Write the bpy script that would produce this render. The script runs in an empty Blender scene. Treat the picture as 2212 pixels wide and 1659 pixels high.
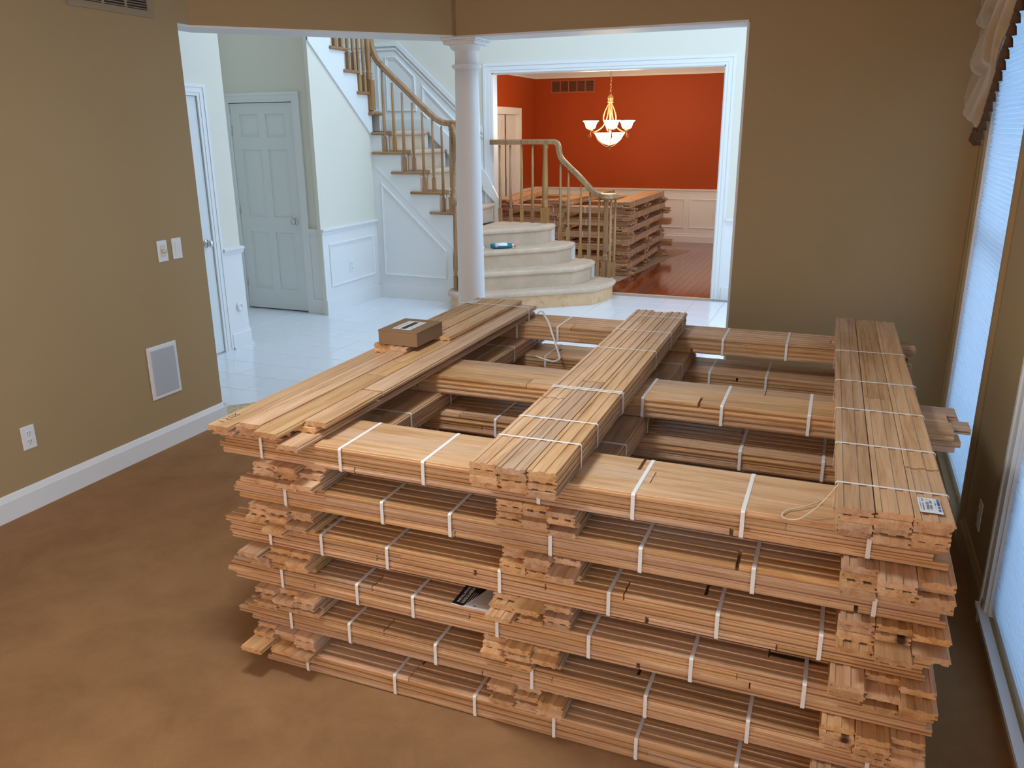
import bpy, bmesh, math, random
from mathutils import Vector, Matrix
rnd = random.Random(7)
SC = bpy.context.scene
COL = SC.collection
PI = math.pi

# ------------------------------------------------------------------ camera
CAMZ = 1.743
yaw, pitch, roll = math.radians(21.9895), math.radians(17.1897), math.radians(-0.48104)
F = Vector((-math.sin(yaw)*math.cos(pitch), math.cos(yaw)*math.cos(pitch), -math.sin(pitch)))
R0 = Vector((math.cos(yaw), math.sin(yaw), 0)); U0 = R0.cross(F)
R_ = R0*math.cos(roll)+U0*math.sin(roll); U_ = U0*math.cos(roll)-R0*math.sin(roll)
cam = bpy.data.cameras.new('camera'); cam.sensor_fit = 'HORIZONTAL'; cam.sensor_width = 36
cam.lens = 36*1757.05/2212; cam.clip_start = .05; cam.clip_end = 100
co = bpy.data.objects.new('camera', cam); COL.objects.link(co)
M = Matrix((R_, U_, -F)).transposed().to_4x4(); M.translation = (0, 0, CAMZ)
co.matrix_world = M
SC.camera = co

# ------------------------------------------------------------------ world, lights, exposure
W = bpy.data.worlds.new('world'); SC.world = W; W.use_nodes = True
bg = W.node_tree.nodes['Background']; bg.inputs[0].default_value = (.62, .78, 1, 1); bg.inputs[1].default_value = 1.0
vs = SC.view_settings
vs.view_transform = 'Standard'; vs.look = 'None'; vs.gamma = 1; vs.use_curve_mapping = False
vs.exposure = 0.0
def area(name, loc, direction, sx, sy, power, color, spread=PI):
    l = bpy.data.lights.new(name, 'AREA'); l.shape = 'RECTANGLE'; l.size = sx; l.size_y = sy
    l.energy = power; l.color = color; l.spread = spread
    o = bpy.data.objects.new(name, l); COL.objects.link(o); o.location = loc
    o.rotation_euler = Vector(direction).to_track_quat('-Z', 'Y').to_euler(); return o
SKYC = (.42, .70, 1.0)
# area lights at the windows; some serve added, unseen openings as fill
area('daylight_window_1', (1.15, 4.30, 1.25), (-1, 0, 0), 1.3, 2.5, 43, SKYC)
area('daylight_window_2', (1.15, 2.50, 1.25), (-1, 0, 0), 1.3, 2.5, 43, SKYC)
area('fill_side', (1.15, 0.0, 1.25), (-1, 0, 0), 2.4, 2.4, 42, (.50, .75, 1.0))  # cool fill through an added side window out of view
area('daylight_entry', (1.0, 7.1, 2.6), (-1, 0, -.12), 2.6, 4.2, 150, (.48, .70, 1.0))
area('fill_skylight', (-2.6, 6.9, 5.35), (0, 0, -1), 2.4, 1.5, 110, (.52, .73, 1.0))  # fill through an invented skylight, added to brighten the foyer
area('fill_rear', (-1.5, -2.95, 1.5), (0, 1, 0), 3.2, 1.9, 78, (1, .66, .42))  # added warm fill from behind the camera, not real daylight
area('fill_dining', (1.0, 11.2, 1.4), (-1, 0, 0), 1.8, 1.9, 38, (.72, .85, 1.0))  # added cool fill from the unseen side of the dining room

# ------------------------------------------------------------------ materials
def nt(name):
    m = bpy.data.materials.new(name); m.use_nodes = True
    n = m.node_tree; return m, n, n.nodes['Principled BSDF']
def L(n, a, b): n.links.new(a, b)
def plain(name, col, rough=.5, metal=0., var=0., vscale=6, bump=0., bscale=200, spec=.5, emit=None):
    m, n, b = nt(name)
    b.inputs['Roughness'].default_value = rough; b.inputs['Metallic'].default_value = metal
    b.inputs['Specular IOR Level'].default_value = spec
    c = (*col, 1)
    b.inputs['Base Color'].default_value = c
    if var or bump:
        tc = n.nodes.new('ShaderNodeTexCoord')
    if var:
        no = n.nodes.new('ShaderNodeTexNoise'); no.inputs['Scale'].default_value = vscale; no.inputs['Detail'].default_value = 5
        L(n, tc.outputs['Object'], no.inputs['Vector'])
        mx = n.nodes.new('ShaderNodeMix'); mx.data_type = 'RGBA'
        mx.inputs[6].default_value = (*[v*(1-var) for v in col], 1); mx.inputs[7].default_value = (*[min(1, v*(1+var)) for v in col], 1)
        L(n, no.outputs[0], mx.inputs[0]); L(n, mx.outputs[2], b.inputs['Base Color'])
    if bump:
        n2 = n.nodes.new('ShaderNodeTexNoise'); n2.inputs['Scale'].default_value = bscale; n2.inputs['Detail'].default_value = 3
        L(n, tc.outputs['Object'], n2.inputs['Vector'])
        bp = n.nodes.new('ShaderNodeBump'); bp.inputs['Strength'].default_value = bump; bp.inputs['Distance'].default_value = .002
        L(n, n2.outputs[0], bp.inputs['Height']); L(n, bp.outputs[0], b.inputs['Normal'])
    if emit:
        b.inputs['Emission Color'].default_value = (*emit[0], 1); b.inputs['Emission Strength'].default_value = emit[1]
    return m
def wood(name, c0, c1, c2, rough=.5, axis=1, gs=38, rv=.25, knots=True, spec=.4, coat=0.):
    """grain along local axis; tint and pattern differ for each object"""
    m, n, b = nt(name)
    tc = n.nodes.new('ShaderNodeTexCoord'); oi = n.nodes.new('ShaderNodeObjectInfo')
    mp = n.nodes.new('ShaderNodeMapping')
    sc = [gs, gs, gs]; sc[axis] = gs*.055
    mp.inputs['Scale'].default_value = sc
    ad = n.nodes.new('ShaderNodeVectorMath'); ad.operation = 'ADD'
    ml = n.nodes.new('ShaderNodeVectorMath'); ml.operation = 'SCALE'; ml.inputs['Scale'].default_value = 37
    cb = n.nodes.new('ShaderNodeCombineXYZ')
    for i in range(3): L(n, oi.outputs['Random'], cb.inputs[i])
    L(n, cb.outputs[0], ml.inputs[0]); L(n, tc.outputs['Object'], mp.inputs['Vector'])
    L(n, mp.outputs[0], ad.inputs[0]); L(n, ml.outputs[0], ad.inputs[1])
    no = n.nodes.new('ShaderNodeTexNoise'); no.inputs['Scale'].default_value = 1; no.inputs['Detail'].default_value = 6
    no.inputs['Roughness'].default_value = .65; no.inputs['Distortion'].default_value = .6
    L(n, ad.outputs[0], no.inputs['Vector'])
    n2 = n.nodes.new('ShaderNodeTexNoise'); n2.inputs['Scale'].default_value = 4.5; n2.inputs['Detail'].default_value = 3
    L(n, ad.outputs[0], n2.inputs['Vector'])
    cr = n.nodes.new('ShaderNodeValToRGB'); e = cr.color_ramp.elements
    e[0].position = .30; e[0].color = (*c0, 1); e[1].position = .72; e[1].color = (*c2, 1)
    k = cr.color_ramp.elements.new(.5); k.color = (*c1, 1)
    mn = n.nodes.new('ShaderNodeMath'); mn.operation = 'MULTIPLY_ADD'; mn.inputs[1].default_value = .35; mn.inputs[2].default_value = -.17
    L(n, n2.outputs[0], mn.inputs[0])
    sm = n.nodes.new('ShaderNodeMath'); sm.operation = 'ADD'; L(n, no.outputs[0], sm.inputs[0]); L(n, mn.outputs[0], sm.inputs[1])
    L(n, sm.outputs[0], cr.inputs[0])
    hs = n.nodes.new('ShaderNodeHueSaturation')
    mr = n.nodes.new('ShaderNodeMapRange'); mr.inputs[3].default_value = 1-rv; mr.inputs[4].default_value = 1+rv*.8
    L(n, oi.outputs['Random'], mr.inputs[0]); L(n, mr.outputs[0], hs.inputs['Value'])
    m7 = n.nodes.new('ShaderNodeMath'); m7.operation = 'MULTIPLY'; m7.inputs[1].default_value = 7.31
    fr = n.nodes.new('ShaderNodeMath'); fr.operation = 'FRACT'; L(n, oi.outputs['Random'], m7.inputs[0]); L(n, m7.outputs[0], fr.inputs[0])
    m8 = n.nodes.new('ShaderNodeMapRange'); m8.inputs[3].default_value = .90; m8.inputs[4].default_value = 1.08
    L(n, fr.outputs[0], m8.inputs[0]); L(n, m8.outputs[0], hs.inputs['Saturation'])
    m9 = n.nodes.new('ShaderNodeMapRange'); m9.inputs[3].default_value = .498; m9.inputs[4].default_value = .503
    L(n, fr.outputs[0], m9.inputs[0]); L(n, m9.outputs[0], hs.inputs['Hue'])
    L(n, cr.outputs[0], hs.inputs['Color'])
    out = hs.outputs[0]
    if knots:
        vo = n.nodes.new('ShaderNodeTexVoronoi'); vo.inputs['Scale'].default_value = .16; vo.voronoi_dimensions = '3D'
        mp2 = n.nodes.new('ShaderNodeMapping'); mp2.inputs['Scale'].default_value = (1, 2.2, 1)
        L(n, ad.outputs[0], mp2.inputs['Vector']); L(n, mp2.outputs[0], vo.inputs['Vector'])
        kr = n.nodes.new('ShaderNodeMapRange'); kr.inputs[1].default_value = .05; kr.inputs[2].default_value = .11; kr.inputs[3].default_value = 1; kr.inputs[4].default_value = 0
        L(n, vo.outputs['Distance'], kr.inputs[0])
        mk = n.nodes.new('ShaderNodeMix'); mk.data_type = 'RGBA'; mk.inputs[7].default_value = (.05, .022, .012, 1)
        L(n, kr.outputs[0], mk.inputs[0]); L(n, out, mk.inputs[6]); out = mk.outputs[2]
    L(n, out, b.inputs['Base Color'])
    bp = n.nodes.new('ShaderNodeBump'); bp.inputs['Strength'].default_value = .12; bp.inputs['Distance'].default_value = .001
    L(n, no.outputs[0], bp.inputs['Height']); L(n, bp.outputs[0], b.inputs['Normal'])
    b.inputs['Roughness'].default_value = rough; b.inputs['Specular IOR Level'].default_value = spec
    b.inputs['Coat Weight'].default_value = coat; b.inputs['Coat Roughness'].default_value = .1
    return m
def carpet_mat(name, col, dark, blotch=.5, scale=1.1, fib=420, st=.5):
    m, n, b = nt(name)
    tc = n.nodes.new('ShaderNodeTexCoord')
    a = n.nodes.new('ShaderNodeTexNoise'); a.inputs['Scale'].default_value = scale; a.inputs['Detail'].default_value = 8; a.inputs['Roughness'].default_value = .66; a.inputs['Distortion'].default_value = .35
    f = n.nodes.new('ShaderNodeTexNoise'); f.inputs['Scale'].default_value = fib; f.inputs['Detail'].default_value = 2
    L(n, tc.outputs['Object'], a.inputs['Vector']); L(n, tc.outputs['Object'], f.inputs['Vector'])
    r = n.nodes.new('ShaderNodeMapRange'); r.inputs[1].default_value = .33; r.inputs[2].default_value = .64
    L(n, a.outputs[0], r.inputs[0])
    mx = n.nodes.new('ShaderNodeMix'); mx.data_type = 'RGBA'; mx.inputs[6].default_value = (*dark, 1); mx.inputs[7].default_value = (*col, 1)
    L(n, r.outputs[0], mx.inputs[0])
    m2 = n.nodes.new('ShaderNodeMix'); m2.data_type = 'RGBA'; m2.blend_type = 'MULTIPLY'; m2.inputs[0].default_value = .45
    cr = n.nodes.new('ShaderNodeMapRange'); cr.inputs[1].default_value = .25; cr.inputs[2].default_value = .7; cr.inputs[3].default_value = .45; cr.inputs[4].default_value = 1.1
    L(n, f.outputs[0], cr.inputs[0]); L(n, mx.outputs[2], m2.inputs[6]); L(n, cr.outputs[0], m2.inputs[7])
    L(n, m2.outputs[2], b.inputs['Base Color'])
    bp = n.nodes.new('ShaderNodeBump'); bp.inputs['Strength'].default_value = st; bp.inputs['Distance'].default_value = .004
    L(n, f.outputs[0], bp.inputs['Height']); L(n, bp.outputs[0], b.inputs['Normal'])
    b.inputs['Roughness'].default_value = 1; b.inputs['Specular IOR Level'].default_value = .1
    b.inputs['Sheen Weight'].default_value = .04; b.inputs['Sheen Roughness'].default_value = .5
    return m
def shade_mat(name, col, tr=.62):
    m, n, b = nt(name); n.nodes.remove(b)
    o = n.nodes['Material Output']
    t = n.nodes.new('ShaderNodeBsdfTranslucent'); t.inputs[0].default_value = (*col, 1)
    d = n.nodes.new('ShaderNodeBsdfDiffuse'); d.inputs[0].default_value = (*col, 1)
    x = n.nodes.new('ShaderNodeMixShader'); x.inputs[0].default_value = tr
    L(n, d.outputs[0], x.inputs[1]); L(n, t.outputs[0], x.inputs[2]); L(n, x.outputs[0], o.inputs[0]); return m

MT = {}
MT['tan'] = plain('tan_wall_paint', (.41, .282, .138), .75, var=.03, vscale=2, bump=.12, bscale=160, spec=.3)
MT['cream'] = plain('cream_wall_paint', (.76, .72, .61), .7, var=.015, vscale=2, bump=.08, bscale=160, spec=.3)
MT['red'] = plain('burnt_orange_wall_paint', (.38, .056, .006), .6, var=.04, vscale=1.5, bump=.1, bscale=150, spec=.3)
MT['white'] = plain('white_trim_paint', (.80, .80, .78), .5, bump=.03, bscale=60)
MT['doorwhite'] = plain('door_paint', (.74, .75, .73), .4, bump=.03, bscale=90)
MT['ceil'] = plain('ceiling_paint', (.78, .77, .73), .9, bump=.1, bscale=120)
MT['tile'] = plain('white_glazed_tile', (.80, .815, .84), .13, var=.02, vscale=3, spec=.6)
MT['grout'] = plain('grout', (.30, .30, .30), .9)
MT['carpet'] = carpet_mat('tan_carpet', (.375, .20, .088), (.285, .146, .06), scale=3.4)
MT['scarpet'] = carpet_mat('cream_stair_carpet', (.72, .55, .40), (.60, .45, .32), scale=5, fib=300, st=.35)
MT['pad'] = carpet_mat('carpet_pad', (.84, .68, .42), (.50, .38, .21), scale=40, fib=150)
MT['plank'] = wood('raw_oak', (.42, .21, .088), (.60, .345, .17), (.69, .445, .25), rough=.45, rv=.16, spec=.5)
MT['cherry'] = wood('cherry_floor', (.12, .016, .005), (.24, .040, .010), (.32, .065, .015), rough=.13, gs=24, rv=.35, knots=False, spec=.6, coat=.3)
MT['oakrail'] = wood('oak_stain', (.20, .09, .03), (.36, .19, .075), (.45, .26, .11), rough=.42, axis=2, gs=30, rv=.06, knots=False, spec=.5)
MT['oaktread'] = wood('oak_stain_tread', (.20, .09, .03), (.33, .17, .065), (.42, .235, .10), rough=.35, axis=0, gs=30, rv=.06, knots=False, spec=.5)
MT['oakpale'] = wood('oak_pale', (.55, .34, .18), (.68, .44, .26), (.74, .50, .31), rough=.4, axis=0, gs=14, rv=.04, knots=False)
MT['strap'] = plain('white_plastic_strap', (.84, .81, .76), .4)
MT['twine'] = plain('pale_twine', (.70, .60, .42), .7)
MT['nickel'] = plain('brushed_nickel', (.62, .60, .57), .3, 1)
MT['brass'] = plain('aged_brass', (.35, .22, .09), .4, 1)
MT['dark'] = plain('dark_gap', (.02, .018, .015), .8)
MT['plastic'] = plain('white_plastic', (.80, .80, .78), .35)
MT['almond'] = plain('almond_plastic', (.70, .64, .50), .35)
MT['grille'] = plain('speaker_grille', (.50, .51, .54), .6, bump=.5, bscale=900)
MT['card'] = plain('cardboard', (.25, .145, .072), .8, var=.06, vscale=20)
MT['paper'] = plain('white_paper', (.78, .78, .78), .6)
MT['ink'] = plain('black_ink', (.012, .012, .012), .5)
MT['blueink'] = plain('blue_ink', (.06, .09, .30), .6)
MT['greyink'] = plain('grey_ink', (.25, .25, .26), .6)
MT['kraft'] = plain('kraft_paper', (.42, .30, .20), .75, var=.06, vscale=8, bump=.3, bscale=12)
MT['velvet'] = plain('tan_damask', (.42, .285, .15), .65, var=.25, vscale=14, bump=.5, bscale=26)
MT['velvet'].node_tree.nodes['Principled BSDF'].inputs['Sheen Weight'].default_value = .5
MT['tassel'] = plain('brown_tassel', (.10, .045, .02), .8, var=.3, vscale=150)
MT['shade'] = shade_mat('cellular_shade_fabric', (.86, .89, .93))
MT['lampshade'] = shade_mat('lampshade_fabric', (.93, .88, .78), .75)
MT['teal'] = plain('teal_plastic', (.012, .17, .26), .35)
MT['bag'] = plain('clear_white_plastic', (.75, .80, .86), .2)
MT['orange'] = plain('orange_cap', (.75, .22, .08), .4)
MT['bronze'] = plain('copper_bronze', (.30, .14, .065), .5, .6)
MT['glow'] = plain('lit_frosted_glass', (.9, .85, .75), .4, emit=((1, .80, .52), 8))
MT['ventpaint'] = plain('vent_paint', (.33, .235, .135), .6)
MT['ventred'] = plain('vent_red_paint', (.36, .09, .03), .5)
MT['glass'] = plain('window_glass', (.9, .95, 1), .05)
_g = MT['glass'].node_tree.nodes['Principled BSDF']; _g.inputs['Transmission Weight'].default_value = 1; _g.inputs['IOR'].default_value = 1.02

# ------------------------------------------------------------------ mesh helpers
def root_of(o):
    while o.parent: o = o.parent
    return o
def tag(o, label=None, cat=None, group=None, kind=None):
    if label: o['label'] = label
    if cat: o['category'] = cat
    if group: o['group'] = group
    if kind: o['kind'] = kind
    return o
def empty(name, loc, label=None, cat=None, group=None, kind=None, rz=0):
    o = bpy.data.objects.new(name, None); COL.objects.link(o); o.location = loc; o.rotation_euler = (0, 0, rz)
    o.empty_display_size = .05
    return tag(o, label, cat, group, kind)
class MB:
    """collects world-space geometry and links it as one mesh object"""
    def __init__(s): s.v = []; s.f = []; s.sm = []
    def add(s, vs, fs, smooth=False):
        k = len(s.v); s.v += [tuple(x) for x in vs]; s.f += [tuple(i+k for i in q) for q in fs]; s.sm += [smooth]*len(fs); return s
    def box(s, x0, x1, y0, y1, z0, z1):
        x0, x1 = sorted((x0, x1)); y0, y1 = sorted((y0, y1)); z0, z1 = sorted((z0, z1))
        v = [(x, y, z) for z in (z0, z1) for y in (y0, y1) for x in (x0, x1)]
        return s.add(v, [(0, 2, 3, 1), (4, 5, 7, 6), (0, 1, 5, 4), (2, 6, 7, 3), (0, 4, 6, 2), (1, 3, 7, 5)])
    def prism(s, poly, a, b, axis='z', smooth=False):
        """poly in the plane: z -> (x,y), y -> (x,z), x -> (y,z)"""
        def P(p, h): return {'z': (p[0], p[1], h), 'y': (p[0], h, p[1]), 'x': (h, p[0], p[1])}[axis]
        n = len(poly); A = sum(poly[i][0]*poly[(i+1) % n][1]-poly[(i+1) % n][0]*poly[i][1] for i in range(n))
        if (A < 0): poly = poly[::-1]
        v = [P(p, a) for p in poly]+[P(p, b) for p in poly]
        fs = [tuple(range(n))[::-1], tuple(range(n, 2*n))]+[(i, (i+1) % n, n+(i+1) % n, n+i) for i in range(n)]
        if (axis == 'y') != (b < a): fs = [q[::-1] for q in fs]
        return s.add(v, fs, smooth)
    def lathe(s, prof, c, n=20, cap=True):
        v = []; fs = []
        for r, z in prof:
            for i in range(n):
                a = 2*PI*i/n; v.append((c[0]+r*math.cos(a), c[1]+r*math.sin(a), c[2]+z))
        for j in range(len(prof)-1):
            for i in range(n): fs.append((j*n+i, j*n+(i+1) % n, (j+1)*n+(i+1) % n, (j+1)*n+i))
        if cap: fs += [tuple(range(n))[::-1], tuple(range((len(prof)-1)*n, len(prof)*n))]
        return s.add(v, fs, True)
    def tube(s, pts, r, n=8, closed=False, prof=None):
        """round tube, or profile prof [(side, up)] swept with up kept vertical"""
        P = [Vector(p) for p in pts]; k = len(P); v = []; fs = []
        m = len(prof) if prof else n
        up0 = None
        for i, p in enumerate(P):
            a = P[(i-1) % k] if (closed or i > 0) else p; b = P[(i+1) % k] if (closed or i < k-1) else p
            t = (b-a).normalized()
            if up0 is None:
                ref = Vector((0, 0, 1)) if abs(t.z) < .95 else Vector((1, 0, 0)); sd = t.cross(ref).normalized()
            else:
                sd = (sd-t*sd.dot(t)).normalized()
            up0 = 1; u = sd.cross(t).normalized()
            rr = r[i] if isinstance(r, (list, tuple)) else r
            for j in range(m):
                if prof: q = p+sd*prof[j][0]+u*prof[j][1]
                else:
                    an = 2*PI*j/n; q = p+sd*rr*math.cos(an)+u*rr*math.sin(an)
                v.append(q)
        for i in range(k if closed else k-1):
            for j in range(m):
                fs.append((i*m+j, ((i+1) % k)*m+j, ((i+1) % k)*m+(j+1) % m, i*m+(j+1) % m))
        if not closed: fs += [tuple(range(m)), tuple(range((k-1)*m, k*m))[::-1]]
        return s.add(v, fs, True)
    def build(s, name, mat, parent=None, kind=None, bevel=0, seg=2, origin=None, smooth_all=False):
        me = bpy.data.meshes.new(name)
        o = bpy.data.objects.new(name, me); COL.objects.link(o)
        off = Vector((0, 0, 0))
        if parent is not None:
            off = root_of(parent).location.copy(); o.parent = parent
            if parent.parent is None and parent.type == 'MESH': pass
        elif origin is not None:
            off = Vector(origin); o.location = off
        me.from_pydata([tuple(Vector(p)-off) for p in s.v], [], s.f)
        bm = bmesh.new(); bm.from_mesh(me); bmesh.ops.recalc_face_normals(bm, faces=bm.faces); bm.to_mesh(me); bm.free()
        if any(s.sm) or smooth_all:
            for p, q in zip(me.polygons, s.sm): p.use_smooth = q or smooth_all
        me.materials.append(MT[mat])
        if bevel:
            b = o.modifiers.new('bevel', 'BEVEL'); b.width = bevel; b.segments = seg; b.limit_method = 'ANGLE'; b.angle_limit = math.radians(40)
        if kind: o['kind'] = kind
        return o
def wallbox(mb, axis, a, b, u0, u1, z0, z1, holes=()):
    """wall slab with rectangular openings; axis 'x': slab between x=a..b running along y"""
    us = sorted({u0, u1, *[h[0] for h in holes], *[h[1] for h in holes]}); zs = sorted({z0, z1, *[h[2] for h in holes], *[h[3] for h in holes]})
    for i in range(len(us)-1):
        for j in range(len(zs)-1):
            cu, cz = (us[i]+us[i+1])/2, (zs[j]+zs[j+1])/2
            if any(h[0] < cu < h[1] and h[2] < cz < h[3] for h in holes): continue
            if axis == 'x': mb.box(a, b, us[i], us[i+1], zs[j], zs[j+1])
            else: mb.box(us[i], us[i+1], a, b, zs[j], zs[j+1])
    return mb
def S(name, mb, mat, parent=None, bevel=0):
    o = mb.build(name, mat, parent, bevel=bevel)
    if parent is None: o['kind'] = 'structure'
    return o
def text_mesh(name, body, size, mat, parent, Mx, extrude=.0003):
    cu = bpy.data.curves.new(name, 'FONT'); cu.body = body; cu.size = size; cu.extrude = extrude
    cu.align_x = 'CENTER'; cu.align_y = 'CENTER'
    t = bpy.data.objects.new(name, cu); COL.objects.link(t)
    dg = bpy.context.evaluated_depsgraph_get()
    me = bpy.data.meshes.new_from_object(t.evaluated_get(dg)); bpy.data.objects.remove(t)
    o = bpy.data.objects.new(name, me); COL.objects.link(o); me.materials.clear(); me.materials.append(MT[mat])
    o.parent = parent; o.matrix_local = Mx
    return o
def frame_moulding(mb, pts, w, d, axis, base, sgn=-1):
    """mitred picture-frame moulding along a closed polygon in a wall plane"""
    n = len(pts); P = [Vector(p) for p in pts]
    A = sum(P[i].x*P[(i+1) % n].y-P[(i+1) % n].x*P[i].y for i in range(n))
    if A < 0: P = P[::-1]
    def inset(dist):
        out = []
        for i in range(n):
            a = (P[i]-P[i-1]).normalized(); b = (P[(i+1) % n]-P[i]).normalized()
            na = Vector((-a.y, a.x)); nb = Vector((-b.y, b.x)); m = (na+nb); m = m/(1+na.dot(nb))
            out.append(P[i]+m*dist)
        return out
    rings = [(0, 0), (0, d*.6), (w*.3, d), (w*.6, d*.55), (w, d*.45), (w, 0)]
    def Q(p, h):
        h = base+sgn*h
        return (p.x, h, p.y) if axis == 'y' else (h, p.x, p.y)
    v = []; fs = []
    for ds, h in rings: v += [Q(p, h) for p in inset(ds)]
    for r in range(len(rings)-1):
        for i in range(n): fs.append((r*n+i, r*n+(i+1) % n, (r+1)*n+(i+1) % n, (r+1)*n+i))
    mb.add(v, fs); return mb

# ================================================================== ROOM SHELL
XL, XR, YB, ZH, ZC = -3.535, 0.625, 5.09, 2.336, 2.74
# living room floor / ceiling
pl = [(-3.75, -2.6), (.78, -2.6), (.78, 5.33), (-2.49, 5.33), (-3.70, 4.10), (-3.75, 4.07)]
S('floor', MB().prism(pl, -.06, 0), 'carpet')
S('floor_threshold', MB().prism([(-3.70, 4.10), (-2.52, 5.28), (-2.40, 5.15), (-3.55, 3.88), (-3.70, 3.88)], -.05, .005), 'pad')
S('ceiling', MB().box(-3.7, .8, -2.7, 5.33, ZC, ZC+.1), 'ceil')
# left wall with its end and small return above the opening
S('wall_left', MB().box(XL-.15, XL, -2.6, 3.85, 0, ZC).box(XL-.15, XL, 3.85, 3.96, ZH, ZC), 'tan')
S('wall_rear', wallbox(MB(), 'y', -2.75, -2.6, -3.7, .8, 0, ZC, [(-3.1, .1, .55, 2.45)]), 'tan')
S('wall_right', wallbox(MB(), 'x', XR, XR+.16, -2.6, 5.33, 0, ZC, [(3.82, 4.82, .07, 2.42), (1.98, 3.0, .07, 2.42), (-1.1, 1.1, .07, 2.42)]), 'tan')
S('wall_back', MB().box(-.60, XR, YB, YB+.24, 0, ZC).box(-2.42, -.60, YB, YB+.24, ZH, ZC), 'tan')
hp = [(-3.535, 3.945), (-2.43, 5.05), (-2.42, 5.09), (-2.42, 5.33), (-2.52, 5.33), (-3.70, 4.15), (-3.70, 3.955)]
S('wall_diagonal', MB().prism(hp, ZH, ZC), 'tan')
sf = MB().prism([(-3.70, 3.852), (-3.537, 3.852), (-3.537, 3.945), (-2.43, 5.052), (-2.42, 5.092), (-.604, 5.092), (-.604, 5.335), (-2.52, 5.335), (-3.71, 4.15)], ZH-.012, ZH)
S('trim_1', sf, 'white')
S('trim_2', MB().box(-.615, -.601, 5.094, 5.334, 0, ZH-.013), 'white')
S('trim_3', MB().box(-.6, XR, 5.331, 5.345, 0, 5.2).box(-2.5, -.6, 5.331, 5.345, ZH, 5.2), 'cream')
# baseboards
bbp = lambda x, s: [(x, 0), (x+s*.016, 0), (x+s*.016, .095), (x+s*.011, .108), (x+s*.006, .122), (x, .125)]
def base_y(mb, x, s, y0, y1):     # runs along y on wall x
    mb.prism([(p[0], p[1]) for p in bbp(x, s)], y0, y1, 'y'); return mb
def base_x(mb, y, s, x0, x1):
    mb.prism([(p[0], p[1]) for p in bbp(y, s)], x0, x1, 'x'); return mb
m = base_y(MB(), XL, 1, -2.6, 3.866); m.box(XL-.16, XL+.014, 3.85, 3.866, 0, .122)
S('baseboard_left', m, 'white')
S('baseboard_back', base_x(MB(), YB, -1, -.6, XR), 'white')
m = MB()
for a, b in ((3.02, 3.78), (4.88, 5.09), (1.18, 1.90), (-2.6, -1.18)): base_y(m, XR, -1, a, b)
m.box(XR-.016, XR, 3.78, 4.88, 0, .06).box(XR-.016, XR, 1.94, 3.02, 0, .06)
S('baseboard_right', m, 'tan')

# windows of the right wall
def window(i, y0, y1, mat, label):
    w = empty('window_%d' % i, (XR, (y0+y1)/2, .07), kind='structure')
    cw = .075
    for a, b, nm in ((y0-cw, y0, 'casing'), (y1, y1+cw, 'casing')):
        MB().box(XR-.012, XR+.002, a, b, .0, 2.5).box(XR-.018, XR-.001, a-.002 if a < y0 else b-.02, a+.02 if a < y0 else b+.002, .001, 2.501).build(nm, mat, w)
    MB().box(XR-.014, XR+.002, y0-cw, y1+cw, 2.42, 2.50).build('casing', mat, w)
    MB().box(XR-.014, XR+.002, y0-cw, y1+cw, .03, .075).box(XR-.03, XR, y0-cw, y1+cw, .062, .078).build('sill', mat, w)
    for a, b in ((y0, y0+.012), (y1-.012, y1)):
        MB().box(XR, XR+.16, a, b, .07, 2.42).build('jamb', 'white', w)
    fr = MB()
    for a, b, c, d in ((y0+.012, y0+.06, .07, 2.42), (y1-.06, y1-.012, .07, 2.42), (y0, y1, .07, .12), (y0, y1, 2.36, 2.42), (y0, y1, 1.2, 1.245)):
        fr.box(XR+.09, XR+.12, a, b, c, d)
    f = fr.build('sash', 'white', w)
    MB().box(XR+.104, XR+.107, y0+.06, y1-.06, .12, 2.36).build('pane', 'glass', f)
    return w
window(1, 3.82, 4.82, 'tan', ''); window(2, 1.98, 3.0, 'white', ''); window(3, -1.1, 1.1, 'white', '')  # the last one is added out of view for extra cool light
def blind(y0, y1, zb, label, group):
    o = empty('cellular_shade', (XR+.035, (y0+y1)/2, zb), label, 'window shade', group)
    mb = MB(); p = .0215; n = int((2.36-zb)/p); xc = XR+.024
    for i in range(n):
        z = zb+.03+i*p
        mb.prism([(xc-.003, z), (xc-.013, z+.0055), (xc-.0135, z+.016), (xc-.003, z+p), (xc+.003, z+p), (xc+.0135, z+.016), (xc+.013, z+.0055), (xc+.003, z)], y0, y1, 'y')
    mb.build('pleats', 'shade', o)
    MB().box(xc-.013, xc+.013, y0, y1, zb+.008, zb+.03).build('bottom_rail', 'plastic', o, bevel=.003)
    MB().box(xc-.016, xc+.018, y0, y1, 2.365, 2.415).build('head_rail', 'plastic', o, bevel=.003)
    return o
blind(3.848, 4.795, .078, 'white cellular shade glowing with daylight, under the fringed valance beside the room corner', None)
blind(1.995, 2.985, .078, 'white cellular shade in the white-cased window beyond the wall outlet', None)

w7 = empty('window_7', (-1.5, -2.6, .55), kind='structure')  # made-up rear window, an unseen opening for the warm fill
m = MB()
for x in (-3.1, -2.05, -1.0, .04): m.box(x, x+.06, -2.72, -2.66, .55, 2.45)
for z in (.55, 2.39): m.box(-3.1, .1, -2.72, -2.66, z, z+.06)
m.build('sash', 'white', w7)

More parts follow.
